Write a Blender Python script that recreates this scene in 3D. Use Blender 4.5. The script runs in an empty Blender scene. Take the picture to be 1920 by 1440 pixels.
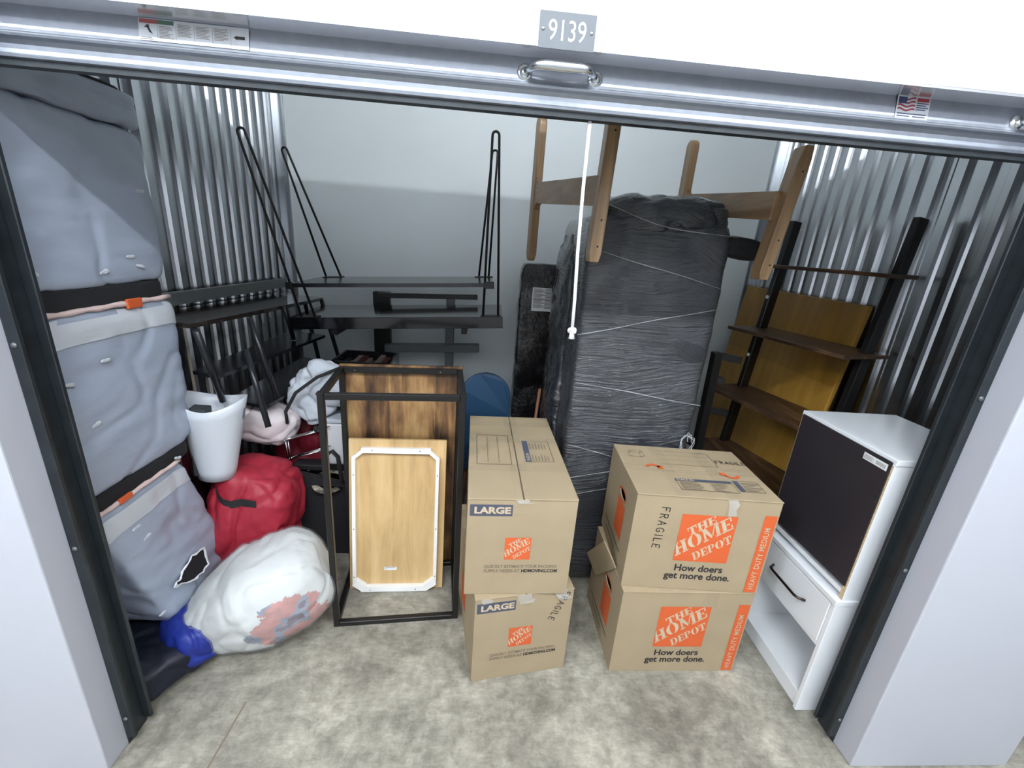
import bpy, bmesh, math, random
from mathutils import Vector, Matrix, noise
sc = bpy.context.scene
col = sc.collection
PI = math.pi

# ------------------------------------------------------------------ camera
F_PX, PITCH, ROLL, YAW, CAMH = 801.77, 0.3166, 0.0750, 0.0695, 1.6557
def cam_axes():
    fw = Vector((math.sin(YAW), math.cos(YAW), 0)); rt = Vector((math.cos(YAW), -math.sin(YAW), 0)); up = Vector((0, 0, 1))
    f2 = fw*math.cos(PITCH) - up*math.sin(PITCH); u2 = up*math.cos(PITCH) + fw*math.sin(PITCH)
    r3 = rt*math.cos(ROLL) + u2*math.sin(ROLL); u3 = u2*math.cos(ROLL) - rt*math.sin(ROLL)
    return r3, u3, f2
cd = bpy.data.cameras.new('camera'); cam = bpy.data.objects.new('camera', cd); col.objects.link(cam)
cd.sensor_fit = 'HORIZONTAL'; cd.sensor_width = 36.0; cd.lens = F_PX/1920*36.0; cd.clip_start = 0.02
r3, u3, f2 = cam_axes()
m = Matrix((r3, u3, -f2)).transposed().to_4x4(); m.translation = (0, 0, CAMH)
cam.matrix_world = m
sc.camera = cam

# ------------------------------------------------------------------ light and exposure
W = bpy.data.worlds.new('corridor_world'); sc.world = W; W.use_nodes = True
W.node_tree.nodes['Background'].inputs[0].default_value = (0.80, 0.88, 1.0, 1)
W.node_tree.nodes['Background'].inputs[1].default_value = 0.0
sc.view_settings.view_transform = 'Standard'; sc.view_settings.look = 'None'
sc.view_settings.exposure = 0.24; sc.view_settings.gamma = 1.0
sc.view_settings.use_curve_mapping = False
LAMP_Y, LAMP_Z, LAMP_W, FILL_UP = -0.75, 3.30, 58.0, 40.0      # watts per fitting: lamp down / added fill up
LAMP_X = (-2.35, -0.28, 1.8)

# ------------------------------------------------------------------ materials
def lin(c):
    return tuple(((x/12.92) if x <= .04045 else ((x+.055)/1.055)**2.4) for x in c)
def rgb(r, g, b): return lin((r/255, g/255, b/255)) + (1,)
MATS = {}
def mat(name, c, rough=.5, metal=0., spec=.5, coat=0., bump=0., bscale=200., vary=0., vscale=4., stretch=None, rvar=0., trans=0., detail=4.):
    if name in MATS: return MATS[name]
    M = bpy.data.materials.new(name); M.use_nodes = True; nt = M.node_tree
    b = nt.nodes['Principled BSDF']
    b.inputs['Base Color'].default_value = c; b.inputs['Roughness'].default_value = rough
    b.inputs['Metallic'].default_value = metal; b.inputs['Specular IOR Level'].default_value = spec
    b.inputs['Coat Weight'].default_value = coat; b.inputs['Coat Roughness'].default_value = .12
    if trans: b.inputs['Transmission Weight'].default_value = trans
    if bump or vary or rvar:
        tc = nt.nodes.new('ShaderNodeTexCoord'); mp = nt.nodes.new('ShaderNodeMapping')
        nt.links.new(tc.outputs['Object'], mp.inputs['Vector'])
        if stretch: mp.inputs['Scale'].default_value = stretch
    if bump:
        n = nt.nodes.new('ShaderNodeTexNoise'); n.inputs['Scale'].default_value = bscale; n.inputs['Detail'].default_value = detail
        bp = nt.nodes.new('ShaderNodeBump'); bp.inputs['Strength'].default_value = bump; bp.inputs['Distance'].default_value = .01
        nt.links.new(mp.outputs[0], n.inputs['Vector']); nt.links.new(n.outputs['Fac'], bp.inputs['Height']); nt.links.new(bp.outputs[0], b.inputs['Normal'])
    if vary or rvar:
        n2 = nt.nodes.new('ShaderNodeTexNoise'); n2.inputs['Scale'].default_value = vscale; n2.inputs['Detail'].default_value = 6.
        nt.links.new(mp.outputs[0], n2.inputs['Vector'])
    if vary:
        r = nt.nodes.new('ShaderNodeValToRGB')
        r.color_ramp.elements[0].position = .3; r.color_ramp.elements[1].position = .7
        r.color_ramp.elements[0].color = tuple(x*(1-vary) for x in c[:3])+(1,)
        r.color_ramp.elements[1].color = tuple(min(1, x*(1+vary)) for x in c[:3])+(1,)
        nt.links.new(n2.outputs['Fac'], r.inputs[0]); nt.links.new(r.outputs[0], b.inputs['Base Color'])
    if rvar:
        mr = nt.nodes.new('ShaderNodeMapRange'); mr.inputs[3].default_value = rough-rvar; mr.inputs[4].default_value = rough+rvar
        nt.links.new(n2.outputs['Fac'], mr.inputs[0]); nt.links.new(mr.outputs[0], b.inputs['Roughness'])
    MATS[name] = M
    return M

def wood(name, cols, axis='Z', scale=6., stretch=.12, rough=.45, plank=0., knots=0., coat=0., pamp=.32):
    """grain runs along the named object axis; plank > 0 adds plank-wide tone steps across"""
    if name in MATS: return MATS[name]
    M = bpy.data.materials.new(name); M.use_nodes = True; nt = M.node_tree; L = nt.links.new
    b = nt.nodes['Principled BSDF']; b.inputs['Roughness'].default_value = rough; b.inputs['Coat Weight'].default_value = coat
    tc = nt.nodes.new('ShaderNodeTexCoord'); mp = nt.nodes.new('ShaderNodeMapping'); L(tc.outputs['Object'], mp.inputs['Vector'])
    s = [1., 1., 1.]; s['XYZ'.index(axis)] = stretch; mp.inputs['Scale'].default_value = s
    n = nt.nodes.new('ShaderNodeTexNoise'); n.inputs['Scale'].default_value = scale; n.inputs['Detail'].default_value = 8; n.inputs['Roughness'].default_value = .65
    n.inputs['Distortion'].default_value = .6
    L(mp.outputs[0], n.inputs['Vector'])
    r = nt.nodes.new('ShaderNodeValToRGB')
    while len(r.color_ramp.elements) < len(cols): r.color_ramp.elements.new(.5)
    for i, c in enumerate(cols):
        r.color_ramp.elements[i].position = .28 + .44*i/(len(cols)-1); r.color_ramp.elements[i].color = c
    fac = n.outputs['Fac']
    if plank:
        sx = nt.nodes.new('ShaderNodeSeparateXYZ'); L(tc.outputs['Object'], sx.inputs[0])
        ml = nt.nodes.new('ShaderNodeMath'); ml.operation = 'MULTIPLY'; ml.inputs[1].default_value = 1/plank
        L(sx.outputs[{'Z': 0, 'X': 1, 'Y': 2}[axis]], ml.inputs[0])
        fl = nt.nodes.new('ShaderNodeMath'); fl.operation = 'FLOOR'; L(ml.outputs[0], fl.inputs[0])
        wn = nt.nodes.new('ShaderNodeTexWhiteNoise'); wn.noise_dimensions = '1D'; L(fl.outputs[0], wn.inputs['W'])
        a = nt.nodes.new('ShaderNodeMath'); a.operation = 'MULTIPLY_ADD'; a.inputs[1].default_value = pamp; L(wn.outputs['Value'], a.inputs[0]); 
        sb = nt.nodes.new('ShaderNodeMath'); sb.operation = 'SUBTRACT'; sb.inputs[1].default_value = pamp/2; L(fac, sb.inputs[0]); L(sb.outputs[0], a.inputs[2])
        fac = a.outputs[0]
    if knots:
        n3 = nt.nodes.new('ShaderNodeTexNoise'); n3.inputs['Scale'].default_value = scale*.9; n3.inputs['Detail'].default_value = 3
        mp2 = nt.nodes.new('ShaderNodeMapping'); s2 = [1., 1., 1.]; s2['XYZ'.index(axis)] = .45; mp2.inputs['Scale'].default_value = s2
        L(tc.outputs['Object'], mp2.inputs[0]); L(mp2.outputs[0], n3.inputs['Vector'])
        ma = nt.nodes.new('ShaderNodeMath'); ma.operation = 'MULTIPLY_ADD'; ma.inputs[1].default_value = knots
        sb2 = nt.nodes.new('ShaderNodeMath'); sb2.operation = 'SUBTRACT'; sb2.inputs[1].default_value = .5; L(n3.outputs['Fac'], sb2.inputs[0])
        L(sb2.outputs[0], ma.inputs[0]); L(fac, ma.inputs[2]); fac = ma.outputs[0]
    L(fac, r.inputs[0]); L(r.outputs[0], b.inputs['Base Color'])
    bp = nt.nodes.new('ShaderNodeBump'); bp.inputs['Strength'].default_value = .08; bp.inputs['Distance'].default_value = .005
    L(n.outputs['Fac'], bp.inputs['Height']); L(bp.outputs[0], b.inputs['Normal'])
    MATS[name] = M
    return M

def film(name, base, stretch=(4, 4, 60), scale=3., bump=.9, rough=.16, ang=0.):
    """stretch wrap pulled tight over something: thin wrinkles, glossy"""
    if name in MATS: return MATS[name]
    M = bpy.data.materials.new(name); M.use_nodes = True; nt = M.node_tree; L = nt.links.new
    b = nt.nodes['Principled BSDF']; b.inputs['Roughness'].default_value = rough; b.inputs['Specular IOR Level'].default_value = .6
    b.inputs['Coat Weight'].default_value = .5; b.inputs['Coat Roughness'].default_value = .1
    tc = nt.nodes.new('ShaderNodeTexCoord')
    def wrinkles(rot, sc_, warp):
        m0 = nt.nodes.new('ShaderNodeMapping'); m0.inputs['Rotation'].default_value = (0, rot, 0); L(tc.outputs['Object'], m0.inputs['Vector'])
        m1 = nt.nodes.new('ShaderNodeMapping'); m1.inputs['Scale'].default_value = stretch; L(m0.outputs[0], m1.inputs['Vector'])
        wn = nt.nodes.new('ShaderNodeTexNoise'); wn.inputs['Scale'].default_value = 2.2; wn.inputs['Detail'].default_value = 2; L(tc.outputs['Object'], wn.inputs['Vector'])
        mx = nt.nodes.new('ShaderNodeVectorMath'); mx.operation = 'MULTIPLY_ADD'; mx.inputs[1].default_value = (0, 0, warp)
        L(wn.outputs['Color'], mx.inputs[0]); L(m1.outputs[0], mx.inputs[2])
        n = nt.nodes.new('ShaderNodeTexNoise'); n.inputs['Scale'].default_value = sc_; n.inputs['Detail'].default_value = 5; n.inputs['Roughness'].default_value = .6
        L(mx.outputs[0], n.inputs['Vector']); return n.outputs['Fac']
    def mask(sc_, a, b):
        n = nt.nodes.new('ShaderNodeTexNoise'); n.inputs['Scale'].default_value = sc_; n.inputs['Detail'].default_value = 2; L(tc.outputs['Object'], n.inputs['Vector'])
        r = nt.nodes.new('ShaderNodeMapRange'); r.inputs[1].default_value = a; r.inputs[2].default_value = b; L(n.outputs['Fac'], r.inputs[0]); return r.outputs[0]
    def mixf(f, a, b):
        m_ = nt.nodes.new('ShaderNodeMix'); m_.data_type = 'FLOAT'
        L(f, m_.inputs[0])
        for k, v in ((2, a), (3, b)):
            if isinstance(v, float): m_.inputs[k].default_value = v
            else: L(v, m_.inputs[k])
        return m_.outputs[0]
    w1, w2, w3 = wrinkles(ang, scale, 3.), wrinkles(ang+.22, scale*1.2, 2.), wrinkles(ang-.5, scale*1.1, 4.)
    wr = mixf(mask(3.1, .50, .56), w1, w2); wr = mixf(mask(4.3, .60, .66), wr, w3)
    strong = mask(2.6, .40, .62)
    hgt = mixf(strong, .5, wr)
    tw = nt.nodes.new('ShaderNodeMath'); tw.operation = 'MULTIPLY_ADD'; tw.inputs[1].default_value = .55; L(wr, tw.inputs[0]); L(hgt, tw.inputs[2])
    n = tw
    b.inputs['Base Color'].default_value = base
    bp = nt.nodes.new('ShaderNodeBump'); bp.inputs['Strength'].default_value = bump; bp.inputs['Distance'].default_value = .012
    L(n.outputs[0], bp.inputs['Height']); L(bp.outputs[0], b.inputs['Normal']); L(bp.outputs[0], b.inputs['Coat Normal'])
    MATS[name] = M
    return M

def sheet(name, c, alpha=.35, rough=.2, bump=.4, bscale=30.):
    """clear plastic: part see-through, part glossy and milky"""
    if name in MATS: return MATS[name]
    M = bpy.data.materials.new(name); M.use_nodes = True; nt = M.node_tree; L = nt.links.new
    b = nt.nodes['Principled BSDF']; b.inputs['Base Color'].default_value = c; b.inputs['Roughness'].default_value = rough
    b.inputs['Alpha'].default_value = alpha
    tc = nt.nodes.new('ShaderNodeTexCoord'); n = nt.nodes.new('ShaderNodeTexNoise'); n.inputs['Scale'].default_value = bscale; n.inputs['Detail'].default_value = 5
    L(tc.outputs['Object'], n.inputs['Vector'])
    bp = nt.nodes.new('ShaderNodeBump'); bp.inputs['Strength'].default_value = bump; bp.inputs['Distance'].default_value = .01
    L(n.outputs['Fac'], bp.inputs['Height']); L(bp.outputs[0], b.inputs['Normal'])
    MATS[name] = M
    return M

white_paint = mat('white_paint', rgb(178, 181, 190), .45, bump=.03, bscale=400)
corridor_paint = mat('corridor_wall_paint', rgb(230, 231, 234), .5)
back_paint = mat('back_wall_paint', rgb(232, 240, 241), .42, bump=.04, bscale=120, vary=.02, vscale=2)
ceil_paint = mat('ceiling_paint', rgb(225, 227, 230), .8)
galv = mat('galvanised_steel', rgb(186, 190, 194), .25, 1., vary=.03, vscale=2.5, rvar=.03, stretch=(1, 1, .3))
galv_door = mat('door_galvanised_steel', rgb(158, 164, 174), .44, 1., vary=.05, vscale=60, rvar=.05, stretch=(1, 1, 1))
soffit_mat = mat('soffit_metal', rgb(212, 213, 217), .16, .68, rvar=.05, vscale=9)
chrome = mat('bright_zinc', rgb(215, 220, 224), .18, 1.)
track_mat = mat('dark_track', rgb(44, 50, 54), .38, .3, vary=.2, vscale=20)
sign_grey = mat('sign_grey', rgb(98, 104, 110), .5)
sign_white = mat('sign_white', rgb(250, 250, 250), .5)
rope_mat = mat('white_rope', rgb(238, 240, 240), .8, bump=.6, bscale=300)
cardboard = mat('cardboard', rgb(156, 140, 113), .78, vary=.05, vscale=7, bump=.05, bscale=260)
card_edge = mat('cardboard_edge', rgb(150, 126, 96), .85)
ink_blue = mat('ink_blue', rgb(70, 75, 90), .7)
ink_black = mat('ink_black', rgb(44, 42, 40), .7)
ink_grey = mat('ink_grey', rgb(116, 104, 90), .8)
orange = mat('print_orange', rgb(200, 90, 44), .65)
card_print = mat('print_cardboard', rgb(186, 169, 143), .75)
tape = sheet('clear_tape', rgb(196, 180, 152), .16, .14, .03, 30)
film_clear = sheet('clear_film', rgb(225, 230, 234), .26, .12, .06, 30)
white_lam = mat('white_laminate', rgb(232, 236, 240), .32, coat=.1)
chip = mat('chipboard', rgb(196, 174, 140), .8, vary=.15, vscale=120)
dark_panel = mat('dark_hardboard', rgb(40, 36, 42), .55, vary=.06, vscale=6)
nickel = mat('dark_nickel', rgb(86, 76, 70), .25, 1.)
black_metal = mat('black_metal', rgb(26, 25, 25), .38, .2)
black_wood = mat('black_wood', rgb(24, 25, 30), .22, coat=.3, vary=.15, vscale=8)
black_gloss = mat('black_gloss', rgb(13, 14, 16), .10, coat=.4)
black_cloth = mat('black_cloth', rgb(22, 23, 27), .85, bump=.3, bscale=300)
grey_metal = mat('grey_metal', rgb(112, 116, 118), .42, .5)
oak = wood('oak', [rgb(128, 100, 70), rgb(158, 128, 92), rgb(178, 148, 112)], 'Z', 22., .06, .4, coat=.15)
oak_h = wood('oak_along', [rgb(124, 94, 66), rgb(150, 120, 86), rgb(172, 142, 106)], 'Y', 22., .06, .4, coat=.15)
yellow_wood = wood('honey_wood', [rgb(142, 102, 34), rgb(170, 126, 48), rgb(190, 146, 66)], 'Z', 7., .1, .35, plank=.12, coat=.2)
rustic = wood('rustic_wood', [rgb(44, 30, 20), rgb(98, 70, 44), rgb(142, 108, 68), rgb(172, 140, 94)], 'Z', 14., .09, .5, plank=.105, knots=.7, pamp=.18)
pale_wood = wood('pale_wood', [rgb(178, 146, 100), rgb(202, 170, 120), rgb(216, 188, 140)], 'Z', 14., .05, .42, plank=.05, pamp=.12)
dark_wood = wood('dark_walnut', [rgb(26, 18, 13), rgb(66, 46, 32), rgb(112, 84, 60)], 'Y', 20., .14, .35)
walnut_top = wood('dark_stand_top', [rgb(34, 27, 23), rgb(52, 43, 37)], 'Y', 14., .1, .16, coat=.8)
white_enamel = mat('white_enamel', rgb(238, 238, 236), .4)
grey_wrap = mat('grey_plastic_wrap', rgb(160, 170, 187), .34, spec=.5, bump=.10, bscale=18, stretch=(1, 1, 3), vary=.04, vscale=4, detail=3)
grey_band = mat('grey_wrap_overlap', rgb(196, 201, 208), .32, bump=.12, bscale=20, stretch=(1, 1, 3), detail=3)
pink_wrap = mat('pink_wrap_rim', rgb(212, 188, 184), .4, bump=.3, bscale=40)
orange_tag = mat('orange_tag', rgb(206, 92, 48), .5)
white_torn = mat('torn_plastic', rgb(222, 226, 230), .3)
red_cloth = mat('red_nylon', rgb(160, 36, 54), .55, bump=.3, bscale=30, vary=.1, vscale=5)
red_dark = mat('dark_red_nylon', rgb(122, 22, 40), .6, bump=.3, bscale=30)
strap_mat = mat('black_strap', rgb(34, 36, 37), .75, bump=.4, bscale=400)
blue_cloth = mat('blue_nylon', rgb(26, 44, 132), .5, bump=.3, bscale=24, vary=.15, vscale=6)
navy_cloth = mat('navy_nylon', rgb(14, 18, 36), .6, bump=.3, bscale=24)
white_cloth = mat('white_cloth', rgb(204, 207, 205), .85, bump=.4, bscale=14)
pillow_cloth = mat('pale_pink_satin', rgb(232, 221, 224), .5, bump=.35, bscale=9, vary=.05, vscale=5)
bin_mat = sheet('frosted_plastic', rgb(208, 214, 222), .90, .35, .02, 20)
laundry_cloth = mat('pale_grey_cloth', rgb(196, 203, 212), .8, bump=.4, bscale=12)
white_plastic = mat('white_plastic', rgb(232, 235, 238), .35)
blue_shell = mat('teal_blue_shell', rgb(26, 66, 98), .6)
cream = mat('cream_ceramic', rgb(214, 206, 186), .5)
wire_mat = mat('chrome_wire', rgb(210, 212, 215), .15, 1.)
stick_wood = mat('stick_wood', rgb(140, 96, 66), .6)
sofa_wrap = film('black_stretch_wrap', rgb(50, 53, 58), (1.6, 2.2, 40), 2.2, 1., .13)
sofa_wrap2 = film('black_stretch_wrap_diagonal', rgb(46, 49, 54), (2.2, 3, 36), 2.4, 1., .13, .12)
flat_wrap = film('black_pack_wrap', rgb(16, 16, 20), (14, 6, 7), 3., 1., .14, .6)
book_a = mat('book_red', rgb(96, 40, 38), .7); book_b = mat('book_dark', rgb(40, 36, 36), .7); book_c = mat('book_pale', rgb(150, 140, 128), .7)
lamp_body = mat('lamp_housing', rgb(235, 235, 235), .5)

def floor_mat():
    M = bpy.data.materials.new('concrete'); M.use_nodes = True; nt = M.node_tree; L = nt.links.new
    b = nt.nodes['Principled BSDF']
    tc = nt.nodes.new('ShaderNodeTexCoord')
    def nz(s, d=6, ro=.6, dist=0.):
        n = nt.nodes.new('ShaderNodeTexNoise'); n.inputs['Scale'].default_value = s; n.inputs['Detail'].default_value = d; n.inputs['Roughness'].default_value = ro
        n.inputs['Distortion'].default_value = dist; L(tc.outputs['Object'], n.inputs['Vector']); return n
    a, c, e = nz(3.2, 10, .68, .25), nz(17, 12, .78, .35), nz(90, 4)
    r1 = nt.nodes.new('ShaderNodeValToRGB'); r1.color_ramp.elements[0].position = .36; r1.color_ramp.elements[1].position = .66
    r1.color_ramp.elements[0].color = rgb(138, 136, 128); r1.color_ramp.elements[1].color = rgb(200, 197, 186)
    r2 = nt.nodes.new('ShaderNodeValToRGB'); r2.color_ramp.elements[0].position = .38; r2.color_ramp.elements[1].position = .7
    r2.color_ramp.elements[0].color = rgb(176, 174, 168); r2.color_ramp.elements[1].color = rgb(255, 253, 247)
    mp = nt.nodes.new('ShaderNodeMapping'); mp.inputs['Rotation'].default_value = (0, 0, 1.1); mp.inputs['Scale'].default_value = (9, 46, 1); L(tc.outputs['Object'], mp.inputs['Vector'])
    sn = nt.nodes.new('ShaderNodeTexNoise'); sn.inputs['Scale'].default_value = 1.6; sn.inputs['Detail'].default_value = 7; sn.inputs['Roughness'].default_value = .7; sn.inputs['Distortion'].default_value = .8; L(mp.outputs[0], sn.inputs['Vector'])
    r3_ = nt.nodes.new('ShaderNodeValToRGB'); r3_.color_ramp.elements[0].position = .36; r3_.color_ramp.elements[1].position = .62
    r3_.color_ramp.elements[0].color = rgb(196, 194, 188); r3_.color_ramp.elements[1].color = (1, 1, 1, 1); L(sn.outputs['Fac'], r3_.inputs[0])
    mx = nt.nodes.new('ShaderNodeMixRGB'); mx.blend_type = 'MULTIPLY'; mx.inputs[0].default_value = .85
    mx2 = nt.nodes.new('ShaderNodeMixRGB'); mx2.blend_type = 'MULTIPLY'; mx2.inputs[0].default_value = .45
    L(a.outputs['Fac'], r1.inputs[0]); L(c.outputs['Fac'], r2.inputs[0]); L(r1.outputs[0], mx.inputs[1]); L(r2.outputs[0], mx.inputs[2])
    L(mx.outputs[0], mx2.inputs[1]); L(r3_.outputs[0], mx2.inputs[2]); L(mx2.outputs[0], b.inputs['Base Color'])
    mr = nt.nodes.new('ShaderNodeMapRange'); mr.inputs[3].default_value = .30; mr.inputs[4].default_value = .62; L(c.outputs['Fac'], mr.inputs[0]); L(mr.outputs[0], b.inputs['Roughness'])
    bp = nt.nodes.new('ShaderNodeBump'); bp.inputs['Strength'].default_value = .12; bp.inputs['Distance'].default_value = .004
    L(e.outputs['Fac'], bp.inputs['Height']); L(bp.outputs[0], b.inputs['Normal'])
    return M

# ------------------------------------------------------------------ builders
WM = {}                                              # world matrix of every parent
def empty(name, label, cat, loc=(0, 0, 0), rot=(0, 0, 0), group=None):
    o = bpy.data.objects.new(name, None); col.objects.link(o); o.empty_display_size = .05
    o.location = loc; o.rotation_euler = rot
    WM[o.name] = Matrix.Translation(loc) @ (Matrix.Rotation(rot[2], 4, 'Z') @ Matrix.Rotation(rot[1], 4, 'Y') @ Matrix.Rotation(rot[0], 4, 'X'))
    o['label'] = label; o['category'] = cat
    if group: o['group'] = group
    return o
def struct_empty(name, loc=(0, 0, 0)):
    o = bpy.data.objects.new(name, None); col.objects.link(o); o.location = loc; WM[o.name] = Matrix.Translation(loc); o['kind'] = 'structure'; return o
def tag(o, label, cat, group=None):
    o['label'] = label; o['category'] = cat
    if group: o['group'] = group
    return o
def struct(o): o['kind'] = 'structure'; return o
I4 = Matrix.Identity(4)
def fin(name, bm, material, parent=None, F=I4, smooth=False, origin=None):
    """bmesh in frame F -> one object; verts end up local to parent, or to `origin` for a top-level mesh"""
    bm.transform(F)
    wm = WM[parent.name] if parent else Matrix.Translation(origin if origin is not None else (0, 0, 0))
    bm.transform(wm.inverted())
    me = bpy.data.meshes.new(name); bm.normal_update(); bm.to_mesh(me); bm.free()
    me.materials.append(material)
    if smooth:
        for p in me.polygons: p.use_smooth = True
    o = bpy.data.objects.new(name, me); col.objects.link(o)
    if parent: o.parent = parent; WM[o.name] = WM[parent.name].copy()
    else:
        o.location = wm.translation; WM[o.name] = wm
    return o
def frame(o, x, y, z):
    M = Matrix((Vector(x).normalized(), Vector(y).normalized(), Vector(z).normalized())).transposed().to_4x4(); M.translation = o; return M
def rz(a): return Matrix.Rotation(a, 4, 'Z')
def T(x, y, z): return Matrix.Translation((x, y, z))
def bm_box(bm, a, b, bevel=0., seg=2):
    x0, y0, z0 = a; x1, y1, z1 = b
    vs = [bm.verts.new(p) for p in ((x0, y0, z0), (x1, y0, z0), (x1, y1, z0), (x0, y1, z0), (x0, y0, z1), (x1, y0, z1), (x1, y1, z1), (x0, y1, z1))]
    fs = [bm.faces.new([vs[i] for i in f]) for f in ((3, 2, 1, 0), (4, 5, 6, 7), (0, 1, 5, 4), (1, 2, 6, 5), (2, 3, 7, 6), (3, 0, 4, 7))]
    if bevel: bmesh.ops.bevel(bm, geom=list({e for f in fs for e in f.edges}), offset=bevel, segments=seg, affect='EDGES', profile=.5)
def box(name, a, b, material, parent=None, F=I4, bevel=0., origin=None, seg=2):
    bm = bmesh.new(); bm_box(bm, a, b, bevel, seg); return fin(name, bm, material, parent, F, False, origin)
def bm_prism(bm, poly, h0, h1):
    lo = [bm.verts.new((x, y, h0)) for x, y in poly]; hi = [bm.verts.new((x, y, h1)) for x, y in poly]; n = len(poly)
    bm.faces.new(lo[::-1]); bm.faces.new(hi)
    for i in range(n): bm.faces.new((lo[i], lo[(i+1) % n], hi[(i+1) % n], hi[i]))
def prism(name, poly, h0, h1, material, parent=None, F=I4, bevel=0., origin=None):
    bm = bmesh.new(); bm_prism(bm, poly, h0, h1)
    if bevel: bmesh.ops.bevel(bm, geom=bm.edges[:], offset=bevel, segments=2, affect='EDGES', profile=.5)
    return fin(name, bm, material, parent, F, False, origin)
def flat(name, poly, material, parent, F, z=0.):
    bm = bmesh.new(); bm.faces.new([bm.verts.new((x, y, z)) for x, y in poly]); return fin(name, bm, material, parent, F)
def rect(x0, y0, x1, y1): return [(x0, y0), (x1, y0), (x1, y1), (x0, y1)]
def flats(name, polys, material, parent, F, z=0.):
    bm = bmesh.new()
    for poly in polys: bm.faces.new([bm.verts.new((x, y, z)) for x, y in poly])
    o = fin(name, bm, material, parent, F)
    if name == 'fine_print': o['kind'] = 'stuff'
    return o
def bm_tube(bm, pts, r, seg=10, closed=False, ry=None, round_end=True):
    pts = [Vector(p) for p in pts]; n = len(pts); rs = r if isinstance(r, (list, tuple)) else [r]*n
    rings = []; up = None
    for i, p in enumerate(pts):
        if closed: t = (pts[(i+1) % n]-pts[i-1]).normalized()
        else: t = (pts[min(i+1, n-1)]-pts[max(i-1, 0)]).normalized()
        if up is None: up = t.orthogonal().normalized() if ry is None else (Vector(ry)-t*Vector(ry).dot(t)).normalized()
        up = (up-t*up.dot(t)).normalized(); s = t.cross(up)
        rings.append([bm.verts.new(p+(up*math.cos(2*PI*k/seg)+s*math.sin(2*PI*k/seg))*rs[i]) for k in range(seg)])
    m = n if closed else n-1
    for i in range(m):
        a, b = rings[i], rings[(i+1) % n]
        for k in range(seg): bm.faces.new((a[k], a[(k+1) % seg], b[(k+1) % seg], b[k]))
    if not closed:
        bm.faces.new(rings[0][::-1]); bm.faces.new(rings[-1])
def tube(name, pts, r, material, parent=None, F=I4, seg=10, closed=False, origin=None):
    bm = bmesh.new(); bm_tube(bm, pts, r, seg, closed); o = fin(name, bm, material, parent, F, True, origin); return o
def bar(name, p, q, w, d, material, parent=None, F=I4, up=(0, 0, 1), bevel=.003, origin=None):
    """square bar from p to q, w along `up` x axis, d along up"""
    p, q = Vector(p), Vector(q); t = (q-p); L = t.length; t.normalize(); u = Vector(up); u = (u-t*u.dot(t)).normalized(); s = u.cross(t)
    bm = bmesh.new(); bm_box(bm, (-w/2, -d/2, 0), (w/2, d/2, L), bevel, 1)
    return fin(name, bm, material, parent, F @ frame(p, s, u, t), False, origin)
def bm_lathe(bm, prof, seg=28, cap=True):
    rings = [[bm.verts.new((r*math.cos(2*PI*k/seg), r*math.sin(2*PI*k/seg), z)) for k in range(seg)] for r, z in prof]
    for a, b in zip(rings, rings[1:]):
        for k in range(seg): bm.faces.new((a[k], a[(k+1) % seg], b[(k+1) % seg], b[k]))
    if cap: bm.faces.new(rings[0][::-1]); bm.faces.new(rings[-1])
def lathe(name, prof, material, parent=None, F=I4, seg=28, cap=True, smooth=True, origin=None):
    bm = bmesh.new(); bm_lathe(bm, prof, seg, cap); return fin(name, bm, material, parent, F, smooth, origin)
def fbm(p, o=4): return noise.fractal(p, 1.0, 2.0, o)
def bm_soft(bm, hx, hy, hz, p=6., n=24, amp=.01, freq=6., seed=0, an=(1, 1, 1), warp=None, zr=None, off=0., fold=0., ffreq=4., clamp=None, keep=None):
    grid = {}
    def vert(c):
        k = (round(c[0], 5), round(c[1], 5), round(c[2], 5))
        if k in grid: return grid[k]
        d = (abs(c[0])**p+abs(c[1])**p+abs(c[2])**p)**(1/p)
        v = Vector((c[0]/d, c[1]/d, c[2]/d))
        nn = Vector((math.copysign(abs(v.x)**(p-1), v.x)/hx, math.copysign(abs(v.y)**(p-1), v.y)/hy, math.copysign(abs(v.z)**(p-1), v.z)/hz)).normalized()
        pos = Vector((v.x*hx, v.y*hy, v.z*hz))
        q = Vector((pos.x*freq*an[0]+seed*7.3, pos.y*freq*an[1]-seed*3.1, pos.z*freq*an[2]+seed*1.7))
        d2 = amp*fbm(q)+off
        if fold:
            w = pos*ffreq+Vector((seed, seed*2.1, -seed)); w = w+Vector((fbm(w*.7, 2), fbm(w*.7+Vector((9, 1, 4)), 2), 0))*.8
            d2 -= fold*max(0., 1-abs(noise.noise(w))*5.)**1.5
        pos = pos+nn*d2
        if warp: pos = Vector(warp(pos))
        if clamp is not None: pos.z = max(pos.z, clamp)
        grid[k] = bm.verts.new(pos); return grid[k]
    for ax in range(3):
        for sgn in (-1, 1):
            for i in range(n):
                for j in range(n):
                    q = []
                    for a, b in ((i, j), (i+1, j), (i+1, j+1), (i, j+1)):
                        c = [0, 0, 0]; c[ax] = sgn; c[(ax+1) % 3] = math.tan((2*a/n-1)*PI/4); c[(ax+2) % 3] = math.tan((2*b/n-1)*PI/4); q.append(vert(c))
                    if sgn < 0: q.reverse()
                    if zr and not all(zr[0] <= v.co.z <= zr[1] for v in q): continue
                    if len(set(q)) == 4 and not bm.faces.get(q): bm.faces.new(q)
    if keep: bmesh.ops.delete(bm, geom=[f for f in bm.faces if not keep(f.calc_center_median())], context='FACES')
    if zr: bmesh.ops.delete(bm, geom=[v for v in bm.verts if not v.link_faces], context='VERTS')
def soft(name, h, material, parent=None, F=I4, origin=None, **k):
    bm = bmesh.new(); bm_soft(bm, *h, **k); return fin(name, bm, material, parent, F, True, origin)
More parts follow.
